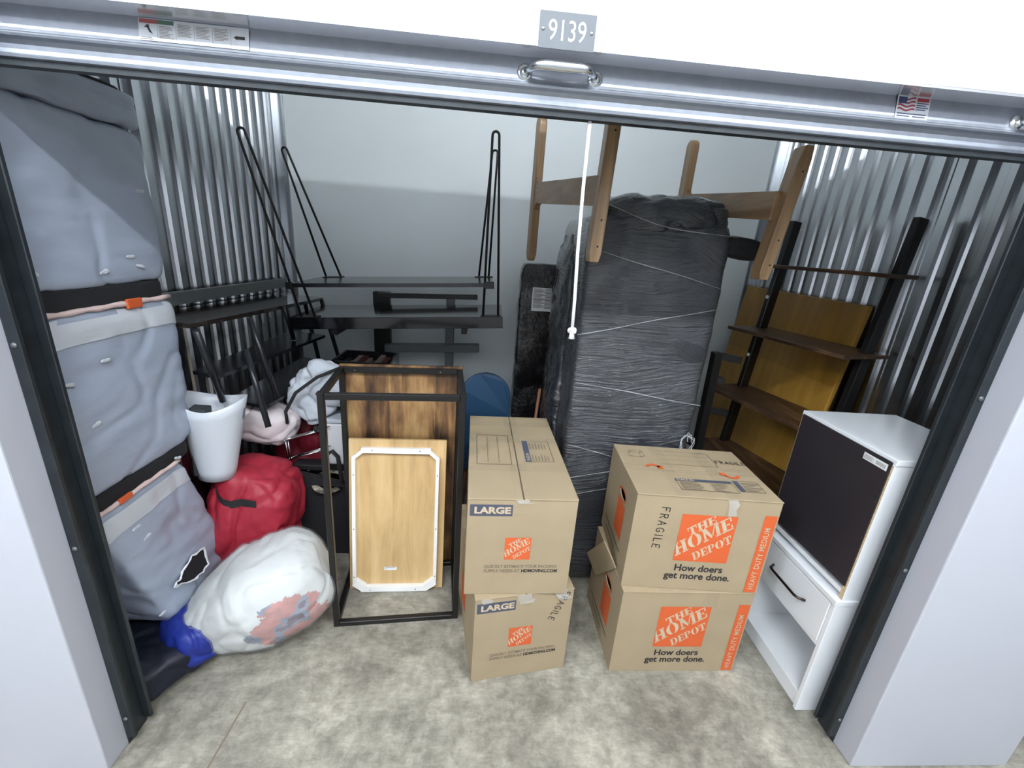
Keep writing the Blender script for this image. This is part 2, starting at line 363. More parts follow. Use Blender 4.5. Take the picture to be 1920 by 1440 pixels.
def floorclamp(o, z=.003):
    M = WM[o.name]
    for v in o.data.vertices:
        w = M @ v.co
        if w.z < z: w.z = z; v.co = M.inverted() @ w
def text(name, s, size, material, parent, F, z=0., align='LEFT', bold=0., shear=0., sx=1., spacing=1.):
    cu = bpy.data.curves.new('lettering', 'FONT'); cu.body = s; cu.size = size; cu.align_x = align; cu.offset = bold; cu.shear = shear; cu.space_character = spacing; cu.resolution_u = 3
    t = bpy.data.objects.new('lettering', cu); col.objects.link(t)
    dg = bpy.context.evaluated_depsgraph_get(); me = t.evaluated_get(dg).to_mesh()
    bm = bmesh.new(); bm.from_mesh(me); t.evaluated_get(dg).to_mesh_clear()
    bpy.data.objects.remove(t); bpy.data.curves.remove(cu)
    bm.transform(Matrix.Translation((0, 0, z)) @ Matrix.Diagonal((sx, 1, 1, 1)))
    return fin(name, bm, material, parent, F)
def strokes(name, letters, w, material, parent, F, z=0.):
    """hand lettering: each stroke a polyline drawn as a thin flat ribbon"""
    bm = bmesh.new()
    for pl in letters:
        for (x0, y0), (x1, y1) in zip(pl, pl[1:]):
            d = Vector((x1-x0, y1-y0)); 
            if d.length < 1e-6: continue
            d.normalize(); nx, ny = -d.y*w/2, d.x*w/2; ex, ey = d.x*w*.3, d.y*w*.3
            bm.faces.new([bm.verts.new((x, y, z)) for x, y in ((x0-ex-nx, y0-ey-ny), (x1+ex-nx, y1+ey-ny), (x1+ex+nx, y1+ey+ny), (x0-ex+nx, y0-ey+ny))])
    return fin(name, bm, material, parent, F)

# ------------------------------------------------------------------ the setting
YB, XL, XR = 3.10, -1.38, 1.905            # back wall, side walls
YT, YF = 1.045, 0.945                      # door track plane, face of the front wall
JL, JR = -1.105, 1.352                     # jamb returns
HZ = 2.035                                 # underside of header
CEIL = 3.80
CMAT = floor_mat()
fl = struct(box('floor', (-7, -1.2, -.1), (7, 3.4, 0), CMAT))
flat('saw_cut', [(-.80, 1.16), (-.806, 1.16), (-.818, .90), (-.811, .90)], ink_grey, fl, I4, .0006)
struct(box('ceiling', (-7, -1.2, CEIL), (7, 3.4, CEIL+.08), ceil_paint))
struct(box('wall_back', (XL-.3, YB, 0), (XR+.3, YB+.1, CEIL), back_paint))
struct(box('wall_corridor', (-7, -1.25, 0), (7, -1.15, CEIL), corridor_paint))
struct(box('wall_front_left', (-7, YF, 0), (JL, 1.10, CEIL), white_paint, bevel=.004))
struct(box('wall_front_right', (JR, YF, 0), (1.945, 1.10, CEIL), white_paint, bevel=.004))
struct(box('wall_neighbour', (1.945, 1.10, 0), (7, 1.2, CEIL), white_paint))
hd = struct(box('wall_header', (JL, 1.02, HZ+.004), (JR, 1.10, 2.66), white_paint))
box('soffit_plate', (JL, 1.0205, HZ-.001), (JR, 1.092, HZ+.004), soffit_mat, hd)

PITCH_R = .0955
def corrugated(name, x, y0, y1, sgn):
    """galvanised side wall: sheets of trapezoid ribs, lapped; sgn = direction into the room"""
    root = struct(box(name, (x-.06 if sgn > 0 else x+.012, y0, 0), (x-.012 if sgn > 0 else x+.06, y1, CEIL), galv))
    prof = [(0, 0), (.33, 0), (.425, .42), (.51, 1), (.79, 1), (.875, .42), (.97, 0)]
    per = 6; y = y1; k = 0
    while y > y0+.02:
        w = per*PITCH_R; a = max(y0, y-w)
        pts = []; c = y
        for r in range(per):
            for f, d in prof:
                yy = y-(r+f)*PITCH_R
                if yy >= a-1e-6: pts.append((yy, d*.0185))
        pts.append((max(a, y-per*PITCH_R)-.012, 0))
        off = .0035*(k % 2)
        bm = bmesh.new()
        lo = [bm.verts.new((x+sgn*(d+off), yy, .002)) for yy, d in pts]; hi = [bm.verts.new((x+sgn*(d+off), yy, CEIL-.01)) for yy, d in pts]
        for i in range(len(pts)-1):
            f = (lo[i], lo[i+1], hi[i+1], hi[i]); bm.faces.new(f if sgn < 0 else f[::-1])
        # edge return so the lap shows as a thin line
        e0 = bm.verts.new((x-sgn*.008, pts[0][0], .002)); e1 = bm.verts.new((x-sgn*.008, pts[0][0], CEIL-.01)); bm.faces.new((e0, bm.verts.new(lo[0].co), bm.verts.new(hi[0].co), e1))
        e0 = bm.verts.new((x-sgn*.008, pts[-1][0], .002)); e1 = bm.verts.new((x-sgn*.008, pts[-1][0], CEIL-.01)); bm.faces.new((bm.verts.new(lo[-1].co), e0, e1, bm.verts.new(hi[-1].co)))
        fin('corrugated_sheet', bm, galv, root)
        y = a; k += 1
    return root
corrugated('wall_left', XL, 1.10, YB-.06, 1)
corrugated('wall_right', XR, 1.10, YB-.06, -1)
for i, (x, s) in enumerate(((XL, 1), (XR, -1))):
    bm = bmesh.new(); bm_box(bm, (min(x-.02*s, x+.012*s), YB-.06, 0), (max(x-.02*s, x+.012*s), YB-.001, CEIL-.005)); bm_box(bm, (min(x, x+.06*s), YB-.012, 0), (max(x, x+.06*s), YB-.0005, CEIL-.005))
    struct(fin('trim_%d' % (i+1), bm, galv))
# door guides: dark channels down both jambs
for i, (x, s) in enumerate(((JL, 1), (JR, -1))):
    bm = bmesh.new()
    def bx(a, b): bm_box(bm, (min(a[0], b[0]), a[1], a[2]), (max(a[0], b[0]), b[1], b[2]), .002, 1)
    bx((x, 1.022, 0.0), (x+.004*s, 1.10, HZ-.002)); bx((x+.004*s, 1.022, .03), (x+.028*s, 1.034, HZ-.002)); bx((x+.004*s, 1.088, .03), (x+.030*s, 1.10, HZ-.002))
    t = struct(fin('trim_%d' % (i+3), bm, track_mat))
    for z in (.12, .78, 1.35):
        lathe('bolt', [(.0075, 0), (.006, .003), (.002, .0045)], grey_metal, t, frame((x+.016*s, 1.0215, z), (1, 0, 0), (0, 0, 1), (0, -1, 0)), 10)

# ceiling lamps of the corridor, each with an added fill uplight
lamp_rank = {0: 'first', 1: 'second', 2: 'third', 3: 'fourth'}
for i, x in enumerate(LAMP_X):
    t = empty('strip_light', 'long white strip light on the corridor ceiling in front of the storage unit', 'light', (x, LAMP_Y, LAMP_Z+.02), group='corridor strip lights')
    box('housing', (x-.62, LAMP_Y-.055, LAMP_Z+.03), (x+.62, LAMP_Y+.055, LAMP_Z+.09), lamp_body, t)
    for s in (-.4, .4): tube('hanger', [(x+s, LAMP_Y, LAMP_Z+.085), (x+s, LAMP_Y, CEIL)], .006, lamp_body, t, seg=6)
    for s in (-1, 1): box('end_cap', (x+s*.62-.012, LAMP_Y-.05, LAMP_Z), (x+s*.62+.012, LAMP_Y+.05, LAMP_Z+.03), lamp_body, t)
    where = ('left', 'middle', 'right')[i]
    ld = bpy.data.lights.new('strip_light_%s_offscreen' % where, 'AREA'); ld.shape = 'RECTANGLE'; ld.size = 1.2; ld.size_y = .09; ld.energy = LAMP_W; ld.color = (.93, .97, 1.0)
    lo = bpy.data.objects.new('strip_light_%s_offscreen' % where, ld); col.objects.link(lo); lo.parent = t; lo.location = (0, 0, -.002)
    lu = bpy.data.lights.new('fill_uplight_%s_offscreen' % where, 'AREA'); lu.shape = 'RECTANGLE'; lu.size = 1.2; lu.size_y = .09; lu.energy = FILL_UP; lu.color = (.93, .97, 1.0)  # added upward fill, off the ceiling, to lift the ambient inside the unit
    lo = bpy.data.objects.new('fill_uplight_%s_offscreen' % where, lu); col.objects.link(lo); lo.parent = t; lo.location = (0, 0, .075); lo.rotation_euler = (PI, 0, 0)

# ------------------------------------------------------------------ roll-up door
d1 = struct_empty('door_1', (0, 1.09, 1.94))
YD = 1.072
# curtain going up behind the header, and the coil above
bm = bmesh.new()
n = 14
for i in range(n):
    z0 = 2.03+i*.04; 
    bm_box(bm, (JL+.02, 1.118, z0), (JR-.02, 1.126, z0+.037))
fin('curtain', bm, galv_door, d1)
bm = bmesh.new(); bm_tube(bm, [(JL-.05, 1.30, 2.37), (JR+.05, 1.30, 2.37)], .165, 28); fin('coil', bm, galv_door, d1, smooth=True)
# bottom rail profile (y, z): flat face, ridge, rounded bead, lip
prof = [(1.112, 2.06), (1.082, 2.06), (1.080, 2.036), (1.074, 2.010), (1.071, 1.992), (1.0685, 1.986), (1.066, 1.984), (1.0645, 1.981), (1.066, 1.977), (1.073, 1.973), (1.079, 1.966), (1.080, 1.958), (1.077, 1.950),
        (1.075, 1.947), (1.076, 1.943), (1.081, 1.941), (1.112, 1.941)]
bm = bmesh.new()
rings = [[bm.verts.new((x, y, z)) for y, z in prof] for x in (JL+.012, JR-.012)]
for i in range(len(prof)): bm.faces.new((rings[0][i], rings[0][(i+1) % len(prof)], rings[1][(i+1) % len(prof)], rings[1][i]))
bm.faces.new(rings[0][::-1]); bm.faces.new(rings[1])
rail = fin('bottom_rail', bm, galv_door, d1)
box('rubber_seal', (JL+.02, 1.084, 1.930), (JR-.02, 1.108, 1.9415), track_mat, d1)
def handle(x0, x1, z):
    h = empty('x', '', '') if False else None
    xm = (x0+x1)/2
    pts = []
    for k in range(13):
        a = k/12; x = x0+(x1-x0)*a
        s = min(1, a/.22, (1-a)/.22); s = math.sin(s*PI/2)
        pts.append((x, 1.066-.034*s, z+.004*s))
    hb = tube('handle', pts, [.006+.004*min(1, k/3, (12-k)/3) for k in range(13)], chrome, d1, seg=12)
    for x in (x0, x1):
        lathe('handle_plate', [(.0165, 0), (.0165, .003), (.013, .006), (.009, .006), (.009, .009), (.006, .012), (.001, .013)], chrome, hb, frame((x, 1.0735, z), (1, 0, 0), (0, 0, 1), (0, -1, -.15)), 18)
handle(.052, .204, 2.003)
handle(1.192, 1.34, 2.002)
# stickers printed on the rail
SF = lambda x, z, y: frame((x, y, z), (1, 0, 0), (0, .16, .99), (0, -.99, .16))
sticker_mat = mat('worn_sticker', rgb(188, 193, 199), .35)
s1 = flat('sticker', rect(0, -.040, .214, 0), sticker_mat, d1, SF(-.728, 2.031, 1.0765), .0008)
F1 = SF(-.728, 2.031, 1.0765)
flat('sticker_band', rect(.002, -.009, .036, -.0015), mat('print_red', rgb(150, 78, 76), .6), s1, F1, .0014)
flat('sticker_band', rect(.036, -.009, .068, -.0015), mat('print_green', rgb(74, 104, 92), .6), s1, F1, .0014)
flats('falling_figure_print', [[(.014, -.012), (.020, -.011), (.021, -.016), (.016, -.017)], [(.016, -.016), (.020, -.015), (.026, -.026), (.021, -.025)], [(.021, -.024), (.026, -.025), (.027, -.028)], rect(.012, -.0165, .016, -.0145)], ink_black, s1, F1, .0014)
pol = []
random.seed(3)
for c in range(6):
    x0 = .004+c*.0355
    if c: pol.append(rect(x0-.0035, -.039, x0-.003, -.010 if c < 3 else -.003))
    if c == 5:
        continue
    n = 9 if c else 2
    for k in range(n):
        z = (-.012 if c < 2 else -.006)-k*.0026 - (.022 if c == 0 else 0)
        if z < -.037: break
        pol.append(rect(x0, z-.0009, x0+.018+random.random()*.011, z))
flats('fine_print', pol, ink_grey, s1, F1, .0014)
flats('maker_emblem', [[(.184, -.019), (.191, -.015), (.191, -.024)], rect(.191, -.022, .206, -.0165)], ink_black, s1, F1, .0014)
s2 = flat('sticker', rect(0, -.046, .079, 0), sticker_mat, d1, SF(.895, 2.034, 1.0775), .0008); F2 = SF(.895, 2.034, 1.0775)
navy_ink = mat('flag_blue', rgb(44, 54, 92), .6); red_ink = mat('flag_red', rgb(140, 46, 56), .6)
flat('flag_canton', rect(.003, -.016, .023, -.002), navy_ink, s2, F2, .0014)
bm = bmesh.new()
for k in range(4):
    z = -.0035-k*.0075
    x0 = .023 if k < 2 else .003
    p = [(x0+(.044-x0)*t/8, z+.0022*math.sin((x0+(.044-x0)*t/8)*200)) for t in range(9)]
    bm.faces.new([bm.verts.new((x, y, .0014)) for x, y in p]+[bm.verts.new((x, y-.0037, .0014)) for x, y in reversed(p)])
fin('flag_stripes', bm, red_ink, s2, F2)
flat('sticker_band', rect(.047, -.010, .076, -.002), red_ink, s2, F2, .0014)
flats('fine_print', [rect(.047, -.014-k*.0045, .076-.006*(k % 2), -.012-k*.0045) for k in range(4)]+[rect(.004, -.0375, .074, -.0355), rect(.004, -.0425, .034, -.0405), rect(.042, -.0425, .072, -.0405)], navy_ink, s2, F2, .0014)

# pull rope with a knot
rp = tag(tube('pull_rope', [(.208, 1.096, 1.94), (.209, 1.094, 1.80), (.213, 1.092, 1.65), (.219, 1.09, 1.53), (.221, 1.088, 1.452)], .0042, rope_mat, origin=(.22, 1.09, 1.43)), 'thin white pull rope with a knotted end hanging from the roll-up door', 'rope')
bm = bmesh.new()
bm_tube(bm, [(.221+.0075*math.cos(a), 1.088+.0055*math.sin(a), 1.453+.004*math.sin(2*a)) for a in [2*PI*k/14 for k in range(14)]], .0048, 8, True)
bm_tube(bm, [(.219, 1.088, 1.456), (.221, 1.087, 1.446), (.2215, 1.087, 1.432)], [.006, .0055, .0085], 9)
fin('knot', bm, rope_mat, rp, smooth=True)

# number plate on the header
sg = empty('number_sign', 'small grey plate with white number 9139 screwed to the header', 'sign', (.128, 1.018, 2.033))
F = frame((.072, 1.0195, 2.030), (1, 0, 0), (0, 0, 1), (0, -1, 0))
pw, ph = .112, .062
pl = box('plate', (0, 0, 0), (pw, ph, .003), sign_grey, sg, F, .0006)
text('digits', '9139', .050, sign_white, sg, F @ T(pw/2, .0145, 0), .0036, 'CENTER', -.0002, 0, .78)
for x in (.0075, pw-.0075): lathe('screw', [(.0036, 0), (.0034, .0012), (.001, .002)], chrome, sg, F @ T(x, ph*.52, .003), 10)

# ------------------------------------------------------------------ cardboard boxes
def glyph(ch):
    R = rect
    def arc(cx, cy, ro, ri, a0, a1, sy=1., n=10):
        o = [(cx+ro*math.cos(a0+(a1-a0)*k/n), cy+sy*ro*math.sin(a0+(a1-a0)*k/n)) for k in range(n+1)]
        i = [(cx+ri*math.cos(a1-(a1-a0)*k/n), cy+sy*.86*ro*math.sin(a1-(a1-a0)*k/n)) for k in range(n+1)]
        return o+i
    if ch == 'T': return .92, [R(0, .86, .92, 1), R(0, .62, .1, .84), R(.82, .62, .92, .84), R(.33, .14, .59, .82), R(.2, 0, .72, .11)]
    if ch == 'H': return 1.0, [R(.08, .13, .35, .87), R(.65, .13, .92, .87), R(0, 0, .43, .1), R(0, .9, .43, 1), R(.57, 0, 1, .1), R(.57, .9, 1, 1), R(.38, .44, .62, .56)]
    if ch == 'E': return .82, [R(.08, .13, .36, .87), R(0, .9, .8, 1), R(0, 0, .8, .1), R(.7, .64, .8, .87), R(.7, .13, .8, .36), R(.40, .44, .64, .56)]
    if ch == 'O': return 1.0, [arc(.46, .5, .46, .17, PI/2+.12, 3*PI/2-.12, 1.08), arc(.54, .5, .46, .17, -PI/2+.12, PI/2-.12, 1.08)]
    if ch == 'M': return 1.3, [R(.1, .13, .24, .87), R(1.0, .13, 1.24, .87), R(0, 0, .36, .1), R(.92, 0, 1.3, .1), R(1.0, .9, 1.3, 1), [(.0, 1), (.34, 1), (.68, .24), (.60, .06)], [(.72, .16), (.98, .86), (.98, 1), (.92, .9), (.70, .36)]]
    if ch == 'D': return .98, [R(.08, .13, .34, .87), R(0, .9, .44, 1), R(0, 0, .44, .1), arc(.46, .5, .5, .22, -PI/2+.06, PI/2-.06, 1.0)]
    if ch == 'P': return .86, [R(.08, .13, .34, .87), R(0, .9, .42, 1), R(0, 0, .44, .1), arc(.42, .72, .42, .18, -PI/2+.06, PI/2-.06, .66)]
def logo(parent, F, s, z):
    """orange square with three slanting lines of stencil capitals left in board colour"""
    sq = flat('logo_square', rect(0, 0, s, s), orange, parent, F, z)
    ang = math.radians(38)
    bm = bmesh.new()
    for word, hgt, bx, by, wsc in (('THE', .20, .20, .545, .98), ('HOME', .315, .035, .095, .86), ('DEPOT', .20, .385, .02, .80)):
        u = 0.
        for ch in word:
            w, polys = glyph(ch)
            for pg in polys:
                vs = []
                for x, y in pg:
                    X = (u+x*wsc)*hgt; Y = y*hgt
                    # baseline climbs to the right, stems stay near upright to the baseline
                    px = bx+X*math.cos(ang)-Y*math.sin(ang)*.55; py = by+X*math.sin(ang)*.92+Y*math.cos(ang)
                    vs.append((max(.0, min(1., px))*s, max(.0, min(1., py))*s))
                try: bm.faces.new([bm.verts.new((a, b, z+.0006)) for a, b in vs])
                except ValueError: pass
            u += w*wsc+.07
    fin('logo_lettering', bm, card_print, sq, F)
HAND = {'F': (.55, [[(0, 0), (0, 1), (.55, 1)], [(0, .55), (.42, .55)]]), 'R': (.55, [[(0, 0), (0, 1), (.4, .98), (.5, .78), (.38, .56), (0, .5)], [(.2, .5), (.55, 0)]]),
        'A': (.6, [[(0, 0), (.3, 1), (.6, 0)], [(.12, .38), (.5, .38)]]), 'G': (.6, [[(.55, .85), (.3, 1), (.05, .75), (0, .4), (.15, .08), (.4, 0), (.58, .2), (.56, .42), (.3, .42)]]),
        'I': (.12, [[(.06, 0), (.06, 1)]]), 'L': (.45, [[(0, 1), (0, 0), (.45, .02)]]), 'E': (.5, [[(.5, 1), (.05, .95), (0, .05), (.5, 0)], [(.02, .5), (.4, .52)]])}
def handwriting(word, size, gap=.34):
    out = []; u = 0
    for ch in word:
        w, st = HAND[ch]
        for pl in st: out.append([((u+x)*size, y*size) for x, y in pl])
        u += w+gap
    return out
def carton(label, x, y, th, z0, w, d, h, seam, group, hole=None):
    t = empty('cardboard_box', label, 'box', (x, y, z0), (0, 0, th), group)
    F = T(x, y, z0) @ rz(th)
    front = F @ frame((0, 0, 0), (1, 0, 0), (0, 0, 1), (0, -1, 0))
    top = F @ frame((0, 0, h), (1, 0, 0), (0, 1, 0), (0, 0, 1))
    bm = bmesh.new(); hb, e = h-.0058, .005                              # open top: walls stand round a sunken floor
    def ring(i_, z): return [bm.verts.new(p) for p in ((i_, i_, z), (w-i_, i_, z), (w-i_, d-i_, z), (i_, d-i_, z))]
    rr = [ring(0, .001), ring(0, hb), ring(e, hb), ring(e, hb-.06)]
    bm.faces.new(rr[0][::-1]); bm.faces.new(rr[3])
    for a_, b_ in zip(rr, rr[1:]):
        for k in range(4):
            if hole and k == 3 and a_ is rr[0]: continue
            bm.faces.new((a_[k], a_[(k+1) % 4], b_[(k+1) % 4], b_[k]))
    if hole:                                                             # hand hole: the wall is pierced and opens into the box
        hy, hz, ry, rz_ = hole
        o_ = [bm.verts.new((0, hy+ry*math.cos(2*PI*k/16), hz+rz_*math.sin(2*PI*k/16))) for k in range(16)]
        n_ = [bm.verts.new((.005, v.co.y, v.co.z)) for v in o_]
        cs = [rr[1][3], rr[1][0], rr[0][0], rr[0][3]]                    # far top, near top, near bottom, far bottom
        for k in range(16):
            bm.faces.new((o_[k], o_[(k+1) % 16], n_[(k+1) % 16], n_[k])); bm.faces.new((o_[(k+1) % 16], o_[k], cs[k//4]))
        for q in range(4): bm.faces.new((cs[q], cs[(q+1) % 4], o_[((q+1)*4) % 16]))
        zt = hb-.066                                                     # the empty inside of the box behind the hole
        ci = [bm.verts.new(p) for p in ((.005, d-.005, zt), (.005, .005, zt), (.005, .005, .006), (.005, d-.005, .006))]
        cf = [bm.verts.new((w-.005, v.co.y, v.co.z)) for v in ci]
        for k in range(16): bm.faces.new((n_[k], n_[(k+1) % 16], ci[k//4]))
        for q in range(4):
            bm.faces.new((ci[(q+1) % 4], ci[q], n_[((q+1)*4) % 16])); bm.faces.new((ci[q], ci[(q+1) % 4], cf[(q+1) % 4], cf[q]))
        bm.faces.new(cf); bmesh.ops.recalc_face_normals(bm, faces=bm.faces[:])
    fin('body', bm, cardboard, t, F)
    if seam == 'y':                        # flaps meet on a line running away from the front
        for a, b in ((-.001, w/2-.0026), (w/2+.0026, w+.001)): box('flap', (a, -.003, h-.0055), (b, d+.001, h-.001), cardboard, t, F, .0012, seg=1)
        strips = [rect(.0, yy, w, yy+.05) for yy in (.26*d, .60*d, .84*d)]
        for k, r_ in enumerate(strips): flat('tape', r_, tape, t, top, -.0006)
        flat('tape', rect(w/2-.03, 0, w/2+.03, d), tape, t, top, -.0003)
        flat('tape', rect(w/2-.03, h-.06, w/2+.03, h-.001), tape, t, front, .0036)
    else:
        for a, b in ((-.003, d/2-.0026), (d/2+.0026, d+.001)): box('flap', (-.001, a, h-.0055), (w+.001, b, h-.001), cardboard, t, F, .0012, seg=1)
        flat('tape', rect(0, d/2-.028, w, d/2+.028), tape, t, top, -.0006)
        for xx in (w*.62, w*.27): flat('tape', rect(xx, 0, xx+.055, d), tape, t, top, -.0003)
        flat('tape', rect(w*.62, h-.07, w*.62+.055, h-.001), tape, t, front, .0036)
    left = F @ frame((0, d, 0), (0, -1, 0), (0, 0, 1), (-1, 0, 0))
    return t, front, top, left
def lines(x0, y0, w, n, step, th, seed, vertical=False):
    random.seed(seed); out = []
    for k in range(n):
        l = w*(.45+.5*random.random())
        out.append(rect(x0, y0-k*step, x0+l, y0-k*step+th) if not vertical else rect(x0+k*step, y0, x0+k*step+th, y0+l))
    return out
MW, MD, MH = .534, .397, .4175
LW, LD, LH = .385, .7257, .4124
def medium(label, x, y, th, z0, lx, lz, ls, hand_top):
    t, fr, tp, lf = carton(label, x, y, th, z0, MW, MD, MH, 'x', 'heavy duty medium moving boxes', (MD*.40, MH*.74, .045, .020))
    Z = .0012
    logo(t, fr @ T(lx, lz, 0), ls, Z)
    text('slogan', 'How doers', .042, ink_black, t, fr @ T(lx+.012, lz-.046, 0), Z, bold=.0012, sx=.98)
    text('slogan', 'get more done.', .042, ink_black, t, fr @ T(lx-.020, lz-.083, 0), Z, bold=.0012, sx=.98)
    sp = flat('stripe', rect(MW-.052, .006, MW-.006, .356), orange, t, fr, Z)
    text('stripe_lettering', 'HEAVY DUTY MEDIUM', .030, card_print, sp, fr @ T(MW-.019, .020, 0) @ Matrix.Rotation(PI/2, 4, 'Z'), Z+.0006, bold=.0003, sx=.86, spacing=1.12)
    # side: printed square, slit and hand hole
    flat('side_logo', rect(MD*.48, MH*.30, MD*.74, MH*.66), orange, t, lf, Z)
    hh = [(MD*.60+.045*math.cos(a)*1.0, MH*.74+.020*math.sin(a)) for a in [2*PI*k/16 for k in range(16)]]
    rim = [(MD*.60+.052*math.cos(a), MH*.74+.027*math.sin(a)) for a in [2*PI*k/16 for k in range(16)]]
    bm = bmesh.new()
    a_ = [bm.verts.new((p[0], p[1], Z)) for p in hh]; b_ = [bm.verts.new((p[0], p[1], Z)) for p in rim]
    for k in range(16): bm.faces.new((a_[k], a_[(k+1) % 16], b_[(k+1) % 16], b_[k]))
    fin('hole_rim', bm, orange, t, lf)
    flats('side_print', [rect(MD*.12, MH*.20, MD*.78, MH*.212), rect(MD*.2, MH*.12, MD*.6, MH*.13)], ink_black, t, lf, Z)
    return t, fr, tp, lf
tML, frML, tpML, lfML = medium('tan heavy duty medium moving box on the floor under another medium box', .5805, 1.291, .0122, 0, .163, .137, .207, False)
tMU, frMU, tpMU, lfMU = medium('tan medium moving box marked FRAGILE by hand, on top of another medium box', .5769, 1.3198, -.0516, MH, .178, .135, .207, True)
# hand lettering reading downward on the front of the upper box
strokes('fragile_lettering', handwriting('FRAGILE', .030, .42), .0035, ink_black, tMU, frMU @ T(.098, .365, 0) @ Matrix.Rotation(-PI/2-.06, 4, 'Z'), .0016)
Z = .0016
wh = sign_white
bl = flat('room_label', rect(.175, .105, .395, .122), ink_blue, tMU, tpMU, Z)
text('room_label_lettering', 'PLACE IN:', .016, card_print, bl, tpMU @ T(.180, .1075, 0), Z+.0006, bold=.0003)
flats('label_frame', [rect(.175, .040, .1765, .105), rect(.3935, .040, .395, .105), rect(.175, .040, .395, .0415)], ink_black, tMU, tpMU, Z)
flats('fine_print', lines(.186, .094, .09, 6, .0098, .0035, 5)+lines(.305, .094, .075, 6, .0098, .0035, 6), ink_grey, tMU, tpMU, Z)
b2 = flat('room_label', rect(.405, .052, .424, .130), ink_blue, tMU, tpMU, Z)
flats('label_frame', [rect(.424, .052, .50, .0535), rect(.4985, .052, .50, .130), rect(.424, .1285, .50, .130)], ink_black, tMU, tpMU, Z)
flats('fine_print', [rect(.430, .058+k*.011, .475+.015*(k % 3), .062+k*.011) for k in range(6)], ink_grey, tMU, tpMU, Z)
def ringprint(cx, cy, ro, ri, a0, a1): 
    n = 10
    return [[(cx+ro*math.cos(a0+(a1-a0)*k/n), cy+ro*math.sin(a0+(a1-a0)*k/n)) for k in range(n+1)]+[(cx+ri*math.cos(a1-(a1-a0)*k/n), cy+ri*math.sin(a1-(a1-a0)*k/n)) for k in range(n+1)]]
flats('round_mark', ringprint(.118, .196, .032, .019, .2, PI-.2)+[rect(.135, .190, .158, .215)], orange, tMU, tpMU, Z)
flats('round_mark', ringprint(.425, .178, .032, .019, PI+.2, 2*PI-.2)+[rect(.382, .165, .402, .190)], orange, tMU, tpMU, Z)
flats('blank_lines', [rect(.16, .235, .40, .2365), rect(.16, .275, .385, .276), rect(.16, .315, .385, .316), rect(.16, .352, .40, .3535), rect(.3985, .235, .40, .3535)], ink_black, tMU, tpMU, Z)
flats('box_pictogram', [rect(.045, .285, .046, .325), rect(.09, .275, .091, .315), rect(.045, .285, .09, .2865), rect(.045, .3235, .09, .325), [(.045, .325), (.062, .343), (.064, .342), (.047, .324)], [(.09, .325), (.108, .338), (.109, .336), (.091, .323)], rect(.108, .295, .109, .338), rect(.062, .342, .108, .3435), [(.09, .285), (.108, .297), (.109, .295), (.091, .283)]], ink_black, tMU, tpMU, Z)
strokes('fragile_lettering', handwriting('FRAGILE', .024, .3), .003, ink_black, tMU, tpMU @ T(.408, .268, 0), Z)
# torn hand-hole flap sticking out of the lower medium box
bm = bmesh.new()
ff = lfML
pts = [(.088, .213, .002), (.298, .440, .004), (.290, .475, .020), (.245, .530, .050), (.062, .320, .052)]
vs = [bm.verts.new(p) for p in pts]; bm.faces.new(vs); vs2 = [bm.verts.new((p[0], p[1]-.004, p[2]+.004)) for p in pts]; bm.faces.new(vs2[::-1])
for k in range(5): bm.faces.new((vs[k], vs2[k], vs2[(k+1) % 5], vs[(k+1) % 5]))
tf = fin('torn_flap', bm, cardboard, tML, ff)

def large(label, x, y, th, z0, d):
    t, fr, tp, lf = carton(label, x, y, th, z0, LW, d, LH, 'y', 'large moving boxes')
    Z = .0012
    lb = flat('size_label', rect(.008, .342, .156, .388), ink_blue, t, fr, Z)
    text('size_lettering', 'LARGE', .036, card_print, lb, fr @ T(.022, .353, 0), Z+.0006, bold=.0016, sx=1.18)
    logo(t, fr @ T(.138, .158, 0), .094, Z)
    text('print_line', 'QUICKLY ESTIMATE YOUR PACKING', .0185, ink_grey, t, fr @ T(.068, .121, 0), Z, bold=.0003, sx=.88)
    text('print_line', 'SUPPLY NEEDS AT', .0185, ink_grey, t, fr @ T(.068, .101, 0), Z, bold=.0003, sx=.88)
    text('print_line', 'HDMOVING.COM', .0195, ink_black, t, fr @ T(.205, .101, 0), Z, bold=.0007, sx=.86)
    flat('side_logo', rect(d*.42, LH*.25, d*.60, LH*.62), orange, t, lf, Z)
    return t, fr, tp, lf
tLL, frLL, tpLL, lfLL = large('tan large moving box with FRAGILE scrawled at its corner, on the floor', .012, 1.240, .175, 0, .60)
tLU, frLU, tpLU, lfLU = large('tan large moving box with taped top, stacked on another large box', -.032, 1.2644, .0353, LH, LD)
strokes('fragile_lettering', handwriting('FRAGILE', .027, .3), .003, ink_black, tLL, frLL @ T(.347, .402, 0) @ Matrix.Rotation(-PI/2-.42, 4, 'Z'), .0016)
flats('blank_lines', [rect(.030, .235, .170, .237), rect(.030, .50, .170, .502), rect(.030, .235, .0315, .502), rect(.1685, .235, .170, .502), rect(.075, .25, .0762, .49), rect(.12, .25, .1212, .49)], ink_black, tLU, tpLU, .0014)
bl = flat('room_label', rect(.228, .262, .252, .452), ink_blue, tLU, tpLU, .0014)
text('room_label_lettering', 'PLACE IN:', .018, card_print, bl, tpLU @ T(.247, .270, 0) @ Matrix.Rotation(PI/2, 4, 'Z'), .002, bold=.0003, sx=.8)
flats('label_frame', [rect(.252, .262, .345, .2635), rect(.3435, .262, .345, .452), rect(.252, .4505, .345, .452)], ink_black, tLU, tpLU, .0014)
flats('fine_print', [rect(.258+k*.013, .272, .262+k*.013, .325-.008*(k % 3)) for k in range(6)]+[rect(.258+k*.013, .372, .262+k*.013, .43-.01*(k % 2)) for k in range(6)], ink_grey, tLU, tpLU, .0014)
